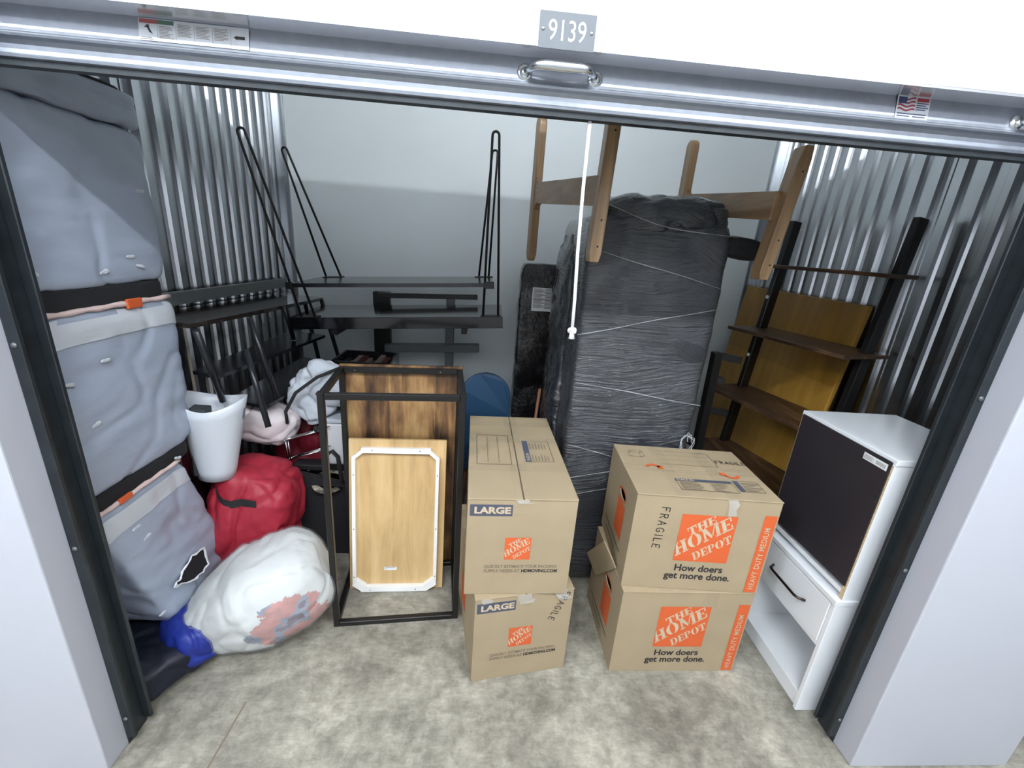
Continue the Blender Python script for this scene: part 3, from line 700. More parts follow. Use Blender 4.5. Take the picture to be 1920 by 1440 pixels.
# loose tape ends
def tape_curl(parent, F, pts, w, seed):
    bm = bmesh.new(); random.seed(seed); prev = None
    for p in pts:
        a = bm.verts.new((p[0], p[1], p[2])); b = bm.verts.new((p[0]+w*(.8+.4*random.random()), p[1]+.006*random.random(), p[2]+.006*random.random()))
        if prev: bm.faces.new((prev[0], a, b, prev[1]))
        prev = (a, b)
    fin('loose_tape', bm, film_clear, parent, F, True)
tape_curl(tLL, frLL, [(.16, .408, .002), (.162, .395, .007), (.168, .385, .003), (.172, .37, .006)], .06, 1)
tape_curl(tLL, frLL, [(.30, .408, .002), (.31, .395, .008), (.325, .38, .016), (.35, .372, .012)], .05, 2)
tape_curl(tLL, frLL, [(.02, .408, .002), (.025, .398, .006), (.03, .386, .004)], .04, 3)
tape_curl(tLU, frLU, [(.165, .409, .002), (.17, .402, .006), (.178, .394, .004)], .05, 4)
tape_curl(tMU, frMU, [(.33, .412, .002), (.337, .395, .007), (.34, .375, .004), (.342, .345, .005)], .03, 5)

# ------------------------------------------------------------------ white night stands
def night_stand(label, x, y, z0, front_left):
    """front faces -x; if not front_left the back panel faces -x"""
    t = empty('night_stand', label, 'night stand', (x, y, z0), group='white night stands')
    F = T(x, y, z0); w, d, h = .418, .415, .541
    if not front_left: w, d, h = .40, .418, .556
    tk = .016
    sgn = 1
    # local: +x = depth into wall, y = width, z up
    box('top', (-.006 if front_left else 0, -.004, h-.02), (w, d+.004, h), white_lam, t, F, .0012, seg=1)
    box('side_panel', (.0, 0, 0), (w, tk, h-.02), white_lam, t, F, .001, seg=1)
    box('side_panel', (.0, d-tk, 0), (w, d, h-.02), white_lam, t, F, .001, seg=1)
    if front_left:
        dr = box('drawer', (-.004, tk+.002, .335), (.35, d-tk-.002, .515), white_lam, t, F, .0015, seg=1)
        pts = []
        for k in range(13):
            a = k/12; yy = .110+.195*a; s = math.sin(min(1, a/.12, (1-a)/.12)*PI/2)
            pts.append((-.006-.026*s, yy, .432))
        tube('handle', pts, [.0052]*13, nickel, dr, F, 10)
        bs = box('base_shelf', (.006, tk, .055), (w-.01, d-tk, .072), white_lam, t, F, .001, seg=1)
        box('plinth', (.010, tk, 0), (.026, d-tk, .055), white_lam, t, F, .001, seg=1)
        box('back_panel', (w-.012, tk, .0), (w-.006, d-tk, h-.02), white_lam, t, F)
        box('divider', (.0, tk, .318), (w-.012, d-tk, .333), white_lam, t, F)
    else:
        box('chipboard_edge', (-.0012, .0005, .002), (.0, tk, h-.022), chip, t, F)
        box('chipboard_edge', (-.0012, d-tk, .002), (.0, d-.0005, h-.022), chip, t, F)
        bp = box('back_panel', (-.005, .006, .056), (.0, d-.006, h-.012), dark_panel, t, F, .0008, seg=1)
        BF = F @ frame((-.005, d, 0), (0, -1, 0), (0, 0, 1), (-1, 0, 0))
        lb = flat('paper_label', rect(d-.105, h-.048, d-.014, h-.024), white_plastic, bp, BF, .0012)
        flats('fine_print', [rect(d-.102, h-.031-k*.004, d-.07+.005*(k % 2), h-.0295-k*.004) for k in range(4)]+[rect(d-.055+k*.0045, h-.043, d-.053+k*.0045, h-.030) for k in range(8)], ink_grey, lb, BF, .0018)
        for a, b in ((d-.012, h-.02), (d-.012, h-.16), (d-.012, h-.3), (d-.15, h-.018), (.16, h-.018)): flat('nail_head', rect(a, b, a+.003, b+.003), grey_metal, bp, BF, .0014)
        box('bottom_board', (.0, tk, .02), (w-.01, d-tk, .036), white_lam, t, F)
    return t
night_stand('white night stand on the floor with a drawer above an open shelf', 1.285, 1.137, 0, True)
night_stand('white night stand turned round with its dark back panel showing, on another night stand', 1.304, 1.140, .5415, False)

# ------------------------------------------------------------------ black frame table on its side
TF = T(-.600, 1.482, 0) @ rz(.105)
tb = empty('side_table', 'black square-tube table standing on end with a rustic wood top at the back', 'table', (-.6, 1.482, 0), (0, 0, .105))
tw, tdp, tht, s = .540, .385, 1.092, .024
def fb(a, b): return box('frame_tube', a, b, black_metal, tb, TF, .002, seg=1)
for x in (0, tw-s):
    for y in (0, tdp-s-.02): fb((x, y, 0), (x+s, y+s, tht))
for z in (0, tht-s):
    for y in (0, tdp-s-.02): fb((s, y, z), (tw-s, y+s, z+s))
    for x in (0, tw-s): fb((x, s, z), (x+s, tdp-s-.02, z+s))
for x in (-.001, tw-s+.001): box('corner_cap', (x-.001, -.003, tht-.004), (x+s+.001, s+.001, tht+.003), black_metal, tb, TF, .001, seg=1)
box('table_top', (-.002, tdp-.0195, .004), (tw+.002, tdp, tht+.006), rustic, tb, TF, .001, seg=1)
for x in (.07, tw-.10): lathe('screw', [(.004, 0), (.002, .003)], grey_metal, tb, TF @ frame((x, tdp-s-.021, tht-.012), (1, 0, 0), (0, 0, 1), (0, -1, 0)), 8)

# pale board with a white apron frame, leaning inside it
ang = math.atan2(.105, .745)
bo = empty('table_leaf', 'pale wood table leaf with a white metal frame leaning in the black table', 'table leaf', (-.597, 1.70, 0), (0, 0, .05))
BFm = T(-.597, 1.70, 0.001) @ rz(.05) @ Matrix.Rotation(-ang, 4, 'X') @ T(0, .0, .0)
bw, bh = .445, .765
box('board', (0, 0, 0), (bw, .018, bh), pale_wood, bo, BFm, .002, seg=1)
FB = BFm @ frame((0, 0, 0), (1, 0, 0), (0, 0, 1), (0, -1, 0))
def apron(poly, name='apron_rail', h=.024): return prism(name, poly, .0, h, white_enamel, bo, FB, .0015)
m0, m1 = .022, .040
apron(rect(.060, bh-.060, bw-.070, bh-.036)); apron(rect(.055, -.001, bw-.075, .028))
apron(rect(.018, .040, .034, bh-.078)); apron(rect(bw-.046, .040, bw-.030, bh-.078))
for (a, b) in (((.026, bh-.085), (.068, bh-.050)), ((bw-.038, bh-.085), (bw-.078, bh-.050)), ((.026, .050), (.070, .018)), ((bw-.038, .050), (bw-.084, .018))):
    d = Vector((b[0]-a[0], b[1]-a[1])).normalized(); nn = Vector((-d.y, d.x))*(.008 if a[1] > .3 else .018)
    apron([(a[0]-nn.x, a[1]-nn.y), (b[0]-nn.x, b[1]-nn.y), (b[0]+nn.x, b[1]+nn.y), (a[0]+nn.x, a[1]+nn.y)][::(1 if (b[0]-a[0])*nn.y-(b[1]-a[1])*nn.x > 0 else -1)], 'corner_brace', .026 if a[1] < .3 else .023)
for x, z in ((.11, bh-.046), (bw-.12, bh-.046), (.026, .60), (.026, .33), (.026, .08), (bw-.038, .60), (bw-.038, .33), (bw-.038, .08), (.10, .010), (bw-.13, .010)):
    lathe('screw', [(.0028, 0), (.0015, .0012)], black_metal, bo, FB @ T(x, z, .0242 if z != .010 else .0242), 8)
lb = flat('paper_label', rect(.162, .100, .222, .118), white_plastic, bo, FB, .0010)
flats('fine_print', [rect(.165, .112, .215, .1145), rect(.165, .106, .175, .108)], ink_grey, lb, FB, .0016)

# ------------------------------------------------------------------ wrapped sofa on its end
so = empty('wrapped_sofa', 'tall dark sofa standing on end, wrapped in clear stretch film', 'sofa', (.68, 2.08, 0))
def horiz(p): return p
soft('seat_block', (.300, .33, .90), sofa_wrap, so, T(.683, 2.105, .90), p=18, n=56, amp=.005, freq=4., an=(.5, .5, 3), seed=2, fold=.002, ffreq=5.)
soft('arm_roll', (.268, .20, .088), sofa_wrap2, so, T(.716, 1.968, 1.800), p=3.6, n=40, amp=.010, freq=8., an=(.8, 1, 2), seed=5, fold=.010, ffreq=7.)
soft('back_cushion', (.09, .21, .80), sofa_wrap2, so, T(.435, 2.235, .93), p=5, n=44, amp=.014, freq=5., an=(1, 1, 2.4), seed=8, fold=.010, ffreq=6.)
soft('sofa_foot', (.075, .06, .042), black_cloth, so, Matrix.Translation((1.035, 1.84, 1.705)) @ Matrix.Rotation(.15, 4, 'Y'), p=5, n=12, amp=.004, freq=9, seed=3)
# film: proud ropes of wrap crossing the front, and a torn wisp
FS = frame((.383, 1.769, 0), (1, 0, 0), (0, 0, 1), (0, -1, 0))
def rope_of_film(p, q, r, seed, sag=0.):
    random.seed(seed); pts = []
    n = 10
    for k in range(n+1):
        a = k/n; pts.append((p[0]+(q[0]-p[0])*a, p[1]+(q[1]-p[1])*a-sag*math.sin(a*PI)+.002*math.sin(a*9+seed), .003+.002*random.random()))
    tube('film_rope', pts, [r*(.6+.8*random.random()) for _ in pts], film_clear, so, FS, 6)
rope_of_film((.03, 1.835), (.60, 1.745), .0016, 1, .03)
rope_of_film((.02, 1.66), (.60, 1.535), .0016, 2)
rope_of_film((.0, 1.31), (.60, 1.46), .0016, 3)
rope_of_film((.02, 1.10), (.60, 1.02), .0016, 4)
rope_of_film((.02, .80), (.55, .66), .0016, 5)
rope_of_film((.02, .62), (.58, .74), .0016, 6)
rope_of_film((.02, .52), (.55, .66), .0016, 7)
random.seed(12)
for k in range(5):
    cx, cz = .57, .845
    pts = []
    for i in range(10):
        a = i/9*PI*1.6+k; pts.append((cx-.0+.035*math.cos(a)*(1-.5*k/5), cz-.02+.045*math.sin(a)+.02*random.random(), .006+.05*i/9*random.random()))
    tube('film_wisp', pts, .0018, film_clear, so, FS, 5)

# ------------------------------------------------------------------ tall flat pack behind
fp = empty('flat_pack', 'tall narrow black flat pack in shrink film with a white paper label', 'package', (.38, 2.66, 0))
FPk = T(.19, 2.60, 0) @ Matrix.Rotation(-.02, 4, 'X')
soft('pack', (.20, .075, .775), flat_wrap, fp, FPk @ T(.20, .075, .778), p=18, n=36, amp=.006, freq=6, an=(1, 1, 3), seed=4)
FL = FPk @ frame((0, -.008, 0), (1, 0, 0), (0, 0, 1), (0, -1, 0))
lb = box('paper_label', (.075, 1.275, 0), (.225, 1.415, .001), white_plastic, fp, FL)
flats('fine_print', [rect(.082, 1.405-k*.0075, .13+.012*(k % 3), 1.4085-k*.0075) for k in range(16)]+[rect(.152, 1.405-k*.0075, .20+.014*(k % 2), 1.4085-k*.0075) for k in range(16)]+[rect(.078, 1.342, .222, 1.344)], ink_grey, lb, FL, .0018)

# ------------------------------------------------------------------ oak chair frame, upside down over the sofa
ch = empty('chair_frame', 'oak lounge chair frame without cushions, upside down over the wrapped sofa', 'chair', (.70, 2.05, 1.58))
def side(A, B, near, far, rn, rf, thick):
    """H-shaped side: A near foot, B far foot in plan; near/far = (z0,z1); rails given at both ends"""
    A, B = Vector((*A, 0)), Vector((*B, 0)); u = (B-A); L = u.length; u.normalize(); nrm = Vector((0, 0, 1)).cross(u)
    F = frame(A, u, (0, 0, 1), u.cross(Vector((0, 0, 1))))
    return F, L
for (A, B, nz, fz, lean, nub) in (((.378, 1.640), (.222, 2.45), (1.612, 2.125), (1.572, 2.275), .015, True), ((1.040, 1.655), (1.005, 2.42), (1.592, 2.055), (1.66, 2.222), .05, False)):
    F, L = side(A, B, nz, fz, 0, 0, .03)
    wn, wf = .062, .074
    # far leg, round-ended, with a fillet into the rail
    zr0n, zr1n, zr0f, zr1f = 1.806, 1.906, 1.865, 1.958
    def leg2(x, z0, z1, w):
        p = []
        for k in range(9): a = PI*k/8; p.append((x+w/2*math.cos(a), z1-w/2+w/2*math.sin(a)))
        for k in range(9): a = PI+PI*k/8; p.append((x+w/2*.8*math.cos(a), z0+w/2+w/2*math.sin(a)))
        return p
    prism('leg', leg2(L, *fz, wf), -.020, .020, oak, ch, F, .008)
    # rail with rounded shoulders
    fil = .03
    poly = [(.0, zr0n), (L*.2, zr0n+.012), (L-wf/2-fil, zr0f), (L-wf/2-.008, zr0f-.008), (L-wf/2, zr0f-fil), (L, zr0f-fil), (L, zr1f+fil), (L-wf/2, zr1f+fil), (L-wf/2-.008, zr1f+.008), (L-wf/2-fil, zr1f), (.0, zr1n)]
    prism('rail', poly, -.015, .015, oak_h, ch, F, .003)
    # near leg: planed post with chamfered foot, dark discs for the shade in three screw holes
    bmn = bmesh.new()
    w2, t2 = .036, .030
    prof = [(-t2, -.030), (-t2, .022), (-t2+.014, .034), (t2, .034), (t2, -.030)]
    sec = [(nz[0]+.03, 0.), (nz[0]+.028, 0.), (nz[1]-.05, lean*.9), (nz[1], lean)]
    rings = []
    for k, (z, dx) in enumerate(((nz[0], 0), (nz[0]+.03, .001), ((nz[0]+nz[1])/2, lean/2), (nz[1]-.05, lean*.9), (nz[1], lean))):
        sc_ = (.72, 1, 1.05, 1, .72)[k] if not nub else (.72, 1, 1.05, 1., .8)[k]
        rings.append([bmn.verts.new((A[0]+dx+a*(sc_ if k in (0, 4) else 1)*.75, A[1]+b*.95, z)) for a, b in ((-.030, -.034), (.030, -.034), (.030, .034), (-.030, .034))])
    for a, b in zip(rings, rings[1:]):
        for k in range(4): bmn.faces.new((a[k], a[(k+1) % 4], b[(k+1) % 4], b[k]))
    bmn.faces.new(rings[0][::-1]); bmn.faces.new(rings[-1])
    bmesh.ops.bevel(bmn, geom=bmn.edges[:], offset=.004, segments=2, affect='EDGES', profile=.5)
    lg = fin('leg', bmn, oak, ch)
    for z in (nz[0]+.055, nz[0]+.145, nz[1]-.085):
        dx = lean*(z-nz[0])/(nz[1]-nz[0])
        lathe('screw', [(.0035, 0), (.001, .0004)], black_metal, lg, frame((A[0]+dx+.004, A[1]-.0328, z), (1, 0, 0), (0, 0, 1), (0, -1, 0)), 10)  # dark dot put in for the shade of a screw hole
    if nub:
        box('bracket', (L*.42, 1.862, .015), (L*.50, 1.905, .055), oak, ch, F @ Matrix.Diagonal((1, 1, -1, 1)) if False else F, .003)
bar('cross_rail', (.30, 2.20, 1.885), (1.02, 2.20, 1.885), .05, .03, oak_h, ch)
bar('cross_rail', (.255, 2.37, 1.89), (1.01, 2.37, 1.89), .05, .03, oak_h, ch)

# ------------------------------------------------------------------ right side: honey panel, ladder shelf
pn = empty('table_top_panel', 'large honey-coloured wooden table top leaning on the corrugated wall', 'table top', (1.66, 2.5, 0))
pa = math.atan2(.16, 1.49)
PF = frame((1.665, 1.985, 0.002), (0, 1, 0), (math.sin(pa), 0, math.cos(pa)), (math.cos(pa), 0, -math.sin(pa)))
bm = bmesh.new()
poly = rect(0, 0, 1.03, 1.50)
bm_prism(bm, poly, 0, .026); bmesh.ops.bevel(bm, geom=bm.edges[:], offset=.006, segments=2, affect='EDGES', profile=.5)
bm.transform(frame((0, 0, 0), (0, 1, 0), (0, 0, 1), (1, 0, 0)))
PW = T(1.665, 1.985, .002) @ Matrix.Rotation(pa, 4, 'Y')
fin('panel', bm, yellow_wood, pn, PW)

ls = empty('ladder_shelf', 'leaning ladder shelf with dark uprights and four walnut shelves', 'shelf', (1.5, 2.1, 0))
ew, ed = Vector((.242, -.970, 0)), Vector((-.970, -.242, 0))
LEAN = .093
def lp(w, d, z): return Vector((1.655, 2.424, 0))+ew*w+ed*(d+LEAN*(1.87-z))+Vector((0, 0, z))
RW = .595
for w in (0, RW):
    bar('upright', lp(w, 0, .0), lp(w, 0, 1.88), .060, .030, black_metal, ls, up=ew, bevel=.003)
for i, (z, f, b) in enumerate(((1.640, .13, -.06), (1.285, .20, -.085), (.925, .235, -.065), (.565, .265, -.045))):
    c0 = lp(-.045, f, z); 
    SFm = frame(c0, ew, -ed, (0, 0, 1))
    sh = box('shelf', (0, 0, -.009), (RW+.09, f-b, .009), dark_wood, ls, SFm, .002, seg=1)
for w in (0,):
    for z in (1.47, 1.13): lathe('screw', [(.011, 0), (.009, .003), (.001, .005)], white_plastic, ls, frame(lp(w, .031, z), ew, (0, 0, 1), ed), 12)

st = empty('steel_stand', 'black steel stand with short arms behind the wrapped sofa', 'stand', (1.17, 2.0, 0))
bar('post', (1.165, 2.02, .02), (1.150, 2.02, 1.215), .05, .04, black_metal, st)
for z, l in ((1.20, .105), (1.085, .045), (.915, .10)):
    bar('arm', (1.15, 2.02, z), (1.165+l, 2.00, z-.014), .026, .034, black_metal, st)
box('foot', (1.07, 1.92, 0), (1.27, 2.12, .02), black_metal, st, bevel=.003)

# ------------------------------------------------------------------ left stack of wrapped cushions
XF = -1.138
def cushion(label, y0, y1, z0, z1, F=I4, shear=0., seed=1, band=None, rim=False, hx=.108, bulge=.0):
    cy, cz, cx = (y0+y1)/2, (z0+z1)/2, XF-hx
    t = empty('wrapped_cushion', label, 'cushion', (cx, cy, z0))
    hz = (z1-z0)/2
    def wp(p): return (p.x, p.y+shear*(-p.z/hz if False else (hz-p.z)/(2*hz)), p.z)
    kw = dict(p=11, n=40, amp=.006, freq=5, an=(1, .8, 2.2), seed=seed, fold=.007, ffreq=4.5)
    G = F @ T(cx, cy, cz)
    body = soft('plastic_wrap', (hx, (y1-y0)/2, hz), grey_wrap, t, G, warp=wp, **kw)
    if band: soft('wrap_overlap', (hx, (y1-y0)/2, hz), grey_band, t, G, warp=wp, zr=(band[0]-cz, band[1]-cz), off=.003, **kw)
    if rim:
        pts = [(XF-.006, y0+.01+(y1-y0-.03)*k/16, z1-.004+.0015*math.sin(k*1.7)) for k in range(17)]
        tube('pink_rim', [F @ Vector(p) for p in pts], [.008+.0015*math.sin(k*2.3) for k in range(17)], pink_wrap, t, seg=8)
    return t
c3 = cushion('bottom wrapped grey cushion, tilted, with a torn hole in its film', 1.125, 1.535, .165, .785, shear=.205, seed=11, band=(.665, .76), rim=True)
c2 = cushion('grey plastic-wrapped cushion in the middle of the stack with a pale overlap band', 1.125, 1.635, .83, 1.392, seed=22, band=(1.285, 1.375), rim=True)
c1 = cushion('upper grey plastic-wrapped cushion in the stack beside the door jamb', 1.125, 1.630, 1.445, 1.912, seed=33)
c0 = cushion('thin grey wrapped piece on the very top of the cushion stack', 1.125, 1.625, 1.910, 2.01, seed=44, hx=.107)
def fabric(t, y0, y1, z0, z1, name='black_underside', x=XF-.008):
    soft(name, (.10, (y1-y0)/2, (z1-z0)/2), black_cloth, t, T(x-.10, (y0+y1)/2, (z0+z1)/2), p=8, n=16, amp=.003, freq=9, seed=3)
fabric(c1, 1.13, 1.615, 1.385, 1.452, x=XF-.006); fabric(c2, 1.13, 1.60, .775, .84, x=XF-.006); fabric(c0, 1.32, 1.58, 1.996, 2.02)
tg = box('orange_tag', (XF-.004, 1.415, 1.372), (XF+.006, 1.475, 1.402), orange_tag, c2, bevel=.003)
box('orange_tag', (XF-.004, 1.23, .775), (XF+.006, 1.28, .795), orange_tag, c3, bevel=.003)
# the tear
hole = [(1.350, .328), (1.396, .336), (1.411, .360), (1.467, .375), (1.540, .357), (1.547, .269), (1.506, .261), (1.460, .265), (1.405, .301)]
bm = bmesh.new(); bm.faces.new([bm.verts.new((XF+.0050, y, z)) for y, z in hole]); fin('tear', bm, black_cloth, c3)
random.seed(5)
rimp = []
for (a, b), (c, d) in zip(hole, hole[1:]+hole[:1]):
    for k in range(4): rimp.append((XF+.005+.006*random.random(), a+(c-a)*k/4+.006*(random.random()-.5), b+(d-b)*k/4+.006*(random.random()-.5)))
tube('torn_edge', rimp, [.0025+.003*random.random() for _ in rimp], white_torn, c3, closed=True, seg=6)
# small nicks and dents in the film
for t, pts in ((c1, [(1.50, 1.50), (1.47, 1.53), (1.36, 1.49), (1.15, 1.50), (1.555, 1.73)]), (c2, [(1.17, 1.20), (1.30, 1.235), (1.22, 1.06), (1.50, .80)]), (c3, [(1.29, .27), (1.27, .66), (1.30, .60)])):
    for i, (y, z) in enumerate(pts):
        soft('film_pucker', (.0025, .018, .006), grey_band, t, T(XF+.002, y, z) @ Matrix.Rotation(.3*(i % 3-1), 4, 'X'), p=2.4, n=6, amp=.003, freq=60, seed=i)

# ------------------------------------------------------------------ bags on the left
bb = empty('blue_duffel', 'dark blue and black duffel bag squashed on the floor under the cushions', 'bag', (-1.19, 1.30, 0))
soft('bag_body', (.17, .17, .078), navy_cloth, bb, T(-1.205, 1.285, .079) @ rz(-.45), p=4, n=28, amp=.014, freq=5, seed=3, fold=.012, ffreq=6, clamp=-.077)
soft('blue_end', (.125, .110, .095), blue_cloth, bb, T(-1.085, 1.372, .112) @ rz(-.6), p=3.2, n=32, amp=.012, freq=5, seed=6, fold=.012, ffreq=6, clamp=-.108)
rb = empty('red_duffel', 'big red nylon duffel bag with a black strap, piled in the corner', 'bag', (-1.02, 1.78, 0))
rbody = soft('bag_body', (.190, .165, .30), red_cloth, rb, T(-1.050, 1.795, .315) @ Matrix.Rotation(.06, 4, 'Y') @ rz(.1), p=3.8, n=52, amp=.026, freq=4., seed=17, fold=.020, ffreq=4.6)
floorclamp(rbody)
from mathutils.bvhtree import BVHTree
bvh = BVHTree.FromPolygons([WM[rb.name] @ v.co for v in rbody.data.vertices], [list(p.vertices) for p in rbody.data.polygons])
bm = bmesh.new()
pr = None
spts = []
for x, z in ((-1.135, .545), (-1.115, .525), (-1.09, .508), (-1.06, .498), (-1.03, .500), (-1.0, .500), (-.965, .492)):
    h = bvh.ray_cast(Vector((x, 1.0, z)), Vector((0, 1, 0)))[0]
    spts.append((x, (h.y if h else 1.62)-.003, z))
for i, p in enumerate(spts):
    a = [bm.verts.new((p[0], p[1], p[2]+.017)), bm.verts.new((p[0], p[1]-.004, p[2]+.017)), bm.verts.new((p[0], p[1]-.004, p[2]-.017)), bm.verts.new((p[0], p[1], p[2]-.017))]
    if pr:
        for k in range(4): bm.faces.new((pr[k], pr[(k+1) % 4], a[(k+1) % 4], a[k]))
    else: bm.faces.new(a)
    pr = a
bm.faces.new(pr[::-1]); fin('strap', bm, strap_mat, rb)
r2 = empty('red_tote', 'dark red cloth bag behind the red duffel under the plant stand', 'bag', (-1.0, 2.32, 0))
soft('bag_body', (.20, .125, .345), red_dark, r2, T(-.985, 2.325, .347), p=4, n=28, amp=.02, freq=5, seed=9, fold=.02, ffreq=6, clamp=-.345)
for k in range(2): tube('strap', [(-.93+.05*k, 2.185, .60), (-.88+.05*k, 2.175, .66), (-.84+.04*k, 2.185, .60), (-.83+.04*k, 2.19, .50)], .011, strap_mat, r2, seg=6)
wbg = empty('plastic_bag', 'clear plastic bag of white bedding and coloured clothes lying on the floor', 'bag', (-.89, 1.47, 0))
WF = T(-.892, 1.470, .190) @ rz(.30) @ Matrix.Rotation(-.40, 4, 'Y')
def bagwarp(p):
    s = 1.0-.50*max(0, -p.x)/.30
    return (p.x*(1.08 if p.x < 0 else 1), p.y*s, p.z*s)
kw = dict(p=2.9, n=64, amp=.012, freq=5, seed=4, fold=.007, ffreq=6, warp=bagwarp)
BH = (.298, .200, .186)
o = soft('bedding', BH, white_cloth, wbg, WF, **kw); floorclamp(o)
def patch(kind):
    def keep(p):
        w = WF @ p; c = Vector((-.700, 1.335, .165))
        if (w-c).length+.05*fbm(w*16) > .135: return False
        v = fbm(w*11+Vector((3, 0, 1)), 3)
        return (0 if v > .0 else 1 if v > -.28 else 2) == kind
    return keep
for k, (nm, c_) in enumerate((('clothes_salmon', rgb(176, 112, 104)), ('clothes_slate', rgb(120, 128, 148)), ('clothes_plum', rgb(96, 74, 92)))):
    o = soft('coloured_clothes', BH, mat(nm, c_, .8, vary=.25, vscale=30), wbg, WF, off=.0025, keep=patch(k), **kw); floorclamp(o, .004)
o = soft('clear_film', BH, sheet('bag_film', rgb(214, 219, 222), .22, .14, .5, 18), wbg, WF, off=.008, **kw); floorclamp(o, .001)

pi_ = tag(soft('pillow', (.155, .115, .105), pillow_cloth, None, T(-1.085, 2.045, .715) @ rz(.15) @ Matrix.Rotation(.25, 4, 'Y'), origin=(-1.085, 2.045, .615), p=2.8, n=36, amp=.015, freq=5, seed=3, fold=.016, ffreq=5), 'pale pink satin pillow on the red bags behind the plastic bin', 'pillow')

# frosted waste bin
bi = empty('waste_bin', 'frosted white plastic waste bin with cut-out handles, on the red duffel', 'bin', (-1.13, 1.695, .61), (0, 0, .2))
BN = T(-1.130, 1.695, .612) @ Matrix.Rotation(.07, 4, 'Y') @ rz(.15)
bm = bmesh.new(); seg = 40; rings = []
H = .335
for side_, rr in ((0, 0), (1, -.004)):
    for k in range(9):
        a = k/8; rad = .070+.048*a+rr
        ring = []
        for j in range(seg):
            th = 2*PI*j/seg; ex = 1+.10*a*abs(math.cos(th))**3
            z = H*a + (.042*a*a*abs(math.cos(th))**2.2)+ (0 if not side_ else (.004 if k == 0 else 0))
            ring.append(bm.verts.new((rad*ex*math.cos(th), rad*.86*math.sin(th), z)))
        rings.append(ring)
hole_f = set()
for base in (0, 9):
    for k in range(8):
        for j in range(seg):
            if k == 6 and (j in (39, 0) or j in (19, 20)): continue       # handle slots
            f = (rings[base+k][j], rings[base+k][(j+1) % seg], rings[base+k+1][(j+1) % seg], rings[base+k+1][j])
            bm.faces.new(f if base == 0 else f[::-1])
for j in range(seg):
    bm.faces.new((rings[8][j], rings[8][(j+1) % seg], rings[17][(j+1) % seg], rings[17][j]))
bm.faces.new(rings[0][::-1]); bm.faces.new(rings[9])
fin('bin_shell', bm, bin_mat, bi, BN, True)
dk = tag(box('dark_case', (-.045, -.03, .02), (.02, .03, .325), mat('dark_case', rgb(58, 62, 66), .5), None, BN @ T(-.025, -.02, 0), .006, origin=(-1.14, 1.69, .63)), 'small dark case sticking up inside the frosted waste bin', 'case')

# ------------------------------------------------------------------ tiered stand by the left wall
ps = empty('tiered_stand', 'black three-tier stand with round legs and a back rail by the corrugated wall', 'plant stand', (-1.15, 2.2, .5))
def board(name, q, th, material):
    bm = bmesh.new(); lo = [bm.verts.new((x, y, z-th)) for x, y, z in q]; hi = [bm.verts.new((x, y, z)) for x, y, z in q]
    bm.faces.new(lo[::-1]); bm.faces.new(hi)
    for i in range(4): bm.faces.new((lo[i], lo[(i+1) % 4], hi[(i+1) % 4], hi[i]))
    bmesh.ops.recalc_face_normals(bm, faces=bm.faces[:])
    return fin(name, bm, material, ps)
board('tier', [(-1.112, 1.652, 1.283), (-1.045, 2.80, 1.245), (-1.345, 2.82, 1.255), (-1.345, 1.665, 1.293)], .018, walnut_top)
board('tier', [(-1.10, 1.745, 1.05), (-.972, 2.60, 1.05), (-1.19, 2.64, 1.055), (-1.22, 1.78, 1.055)], .016, black_wood)
board('tier', [(-1.00, 1.90, .86), (-.93, 2.68, .86), (-1.17, 2.74, .865), (-1.20, 1.965, .865)], .016, black_wood)
bar('back_rail', (-1.325, 1.80, 1.335), (-1.325, 2.92, 1.31), .022, .055, mat('stand_rail', rgb(104, 108, 108), .4), ps)
rod = mat('stand_leg', rgb(38, 40, 44), .3, .3)
for p, q, r in (((-1.06, 1.60, 1.27), (-1.10, 1.755, .935), .013), ((-1.25, 1.72, 1.19), (-1.26, 1.80, .86), .011),
                ((-1.045, 1.935, 1.262), (-.975, 1.955, .885), .0125), ((-.985, 1.765, 1.165), (-.90, 1.71, .845), .0125),
                ((-1.06, 2.30, 1.255), (-1.08, 2.42, 1.06), .0125), ((-1.05, 2.78, 1.235), (-.945, 2.74, .86), .0125), ((-1.16, 2.79, 1.235), (-1.06, 2.70, .87), .0125)):
    tube('leg', [p, q], r, rod, ps, seg=12)
for z in (1.11, 1.05): pass

# ------------------------------------------------------------------ hairpin table upside down, desk base below
TILT = .068
hp = empty('hairpin_table', 'black two-tier table with hairpin legs pointing up, upside down on a desk base', 'table', (-.48, 2.5, 1.2))
HPF = T(-.475, 2.50, 1.222) @ Matrix.Rotation(-TILT, 4, 'Y')
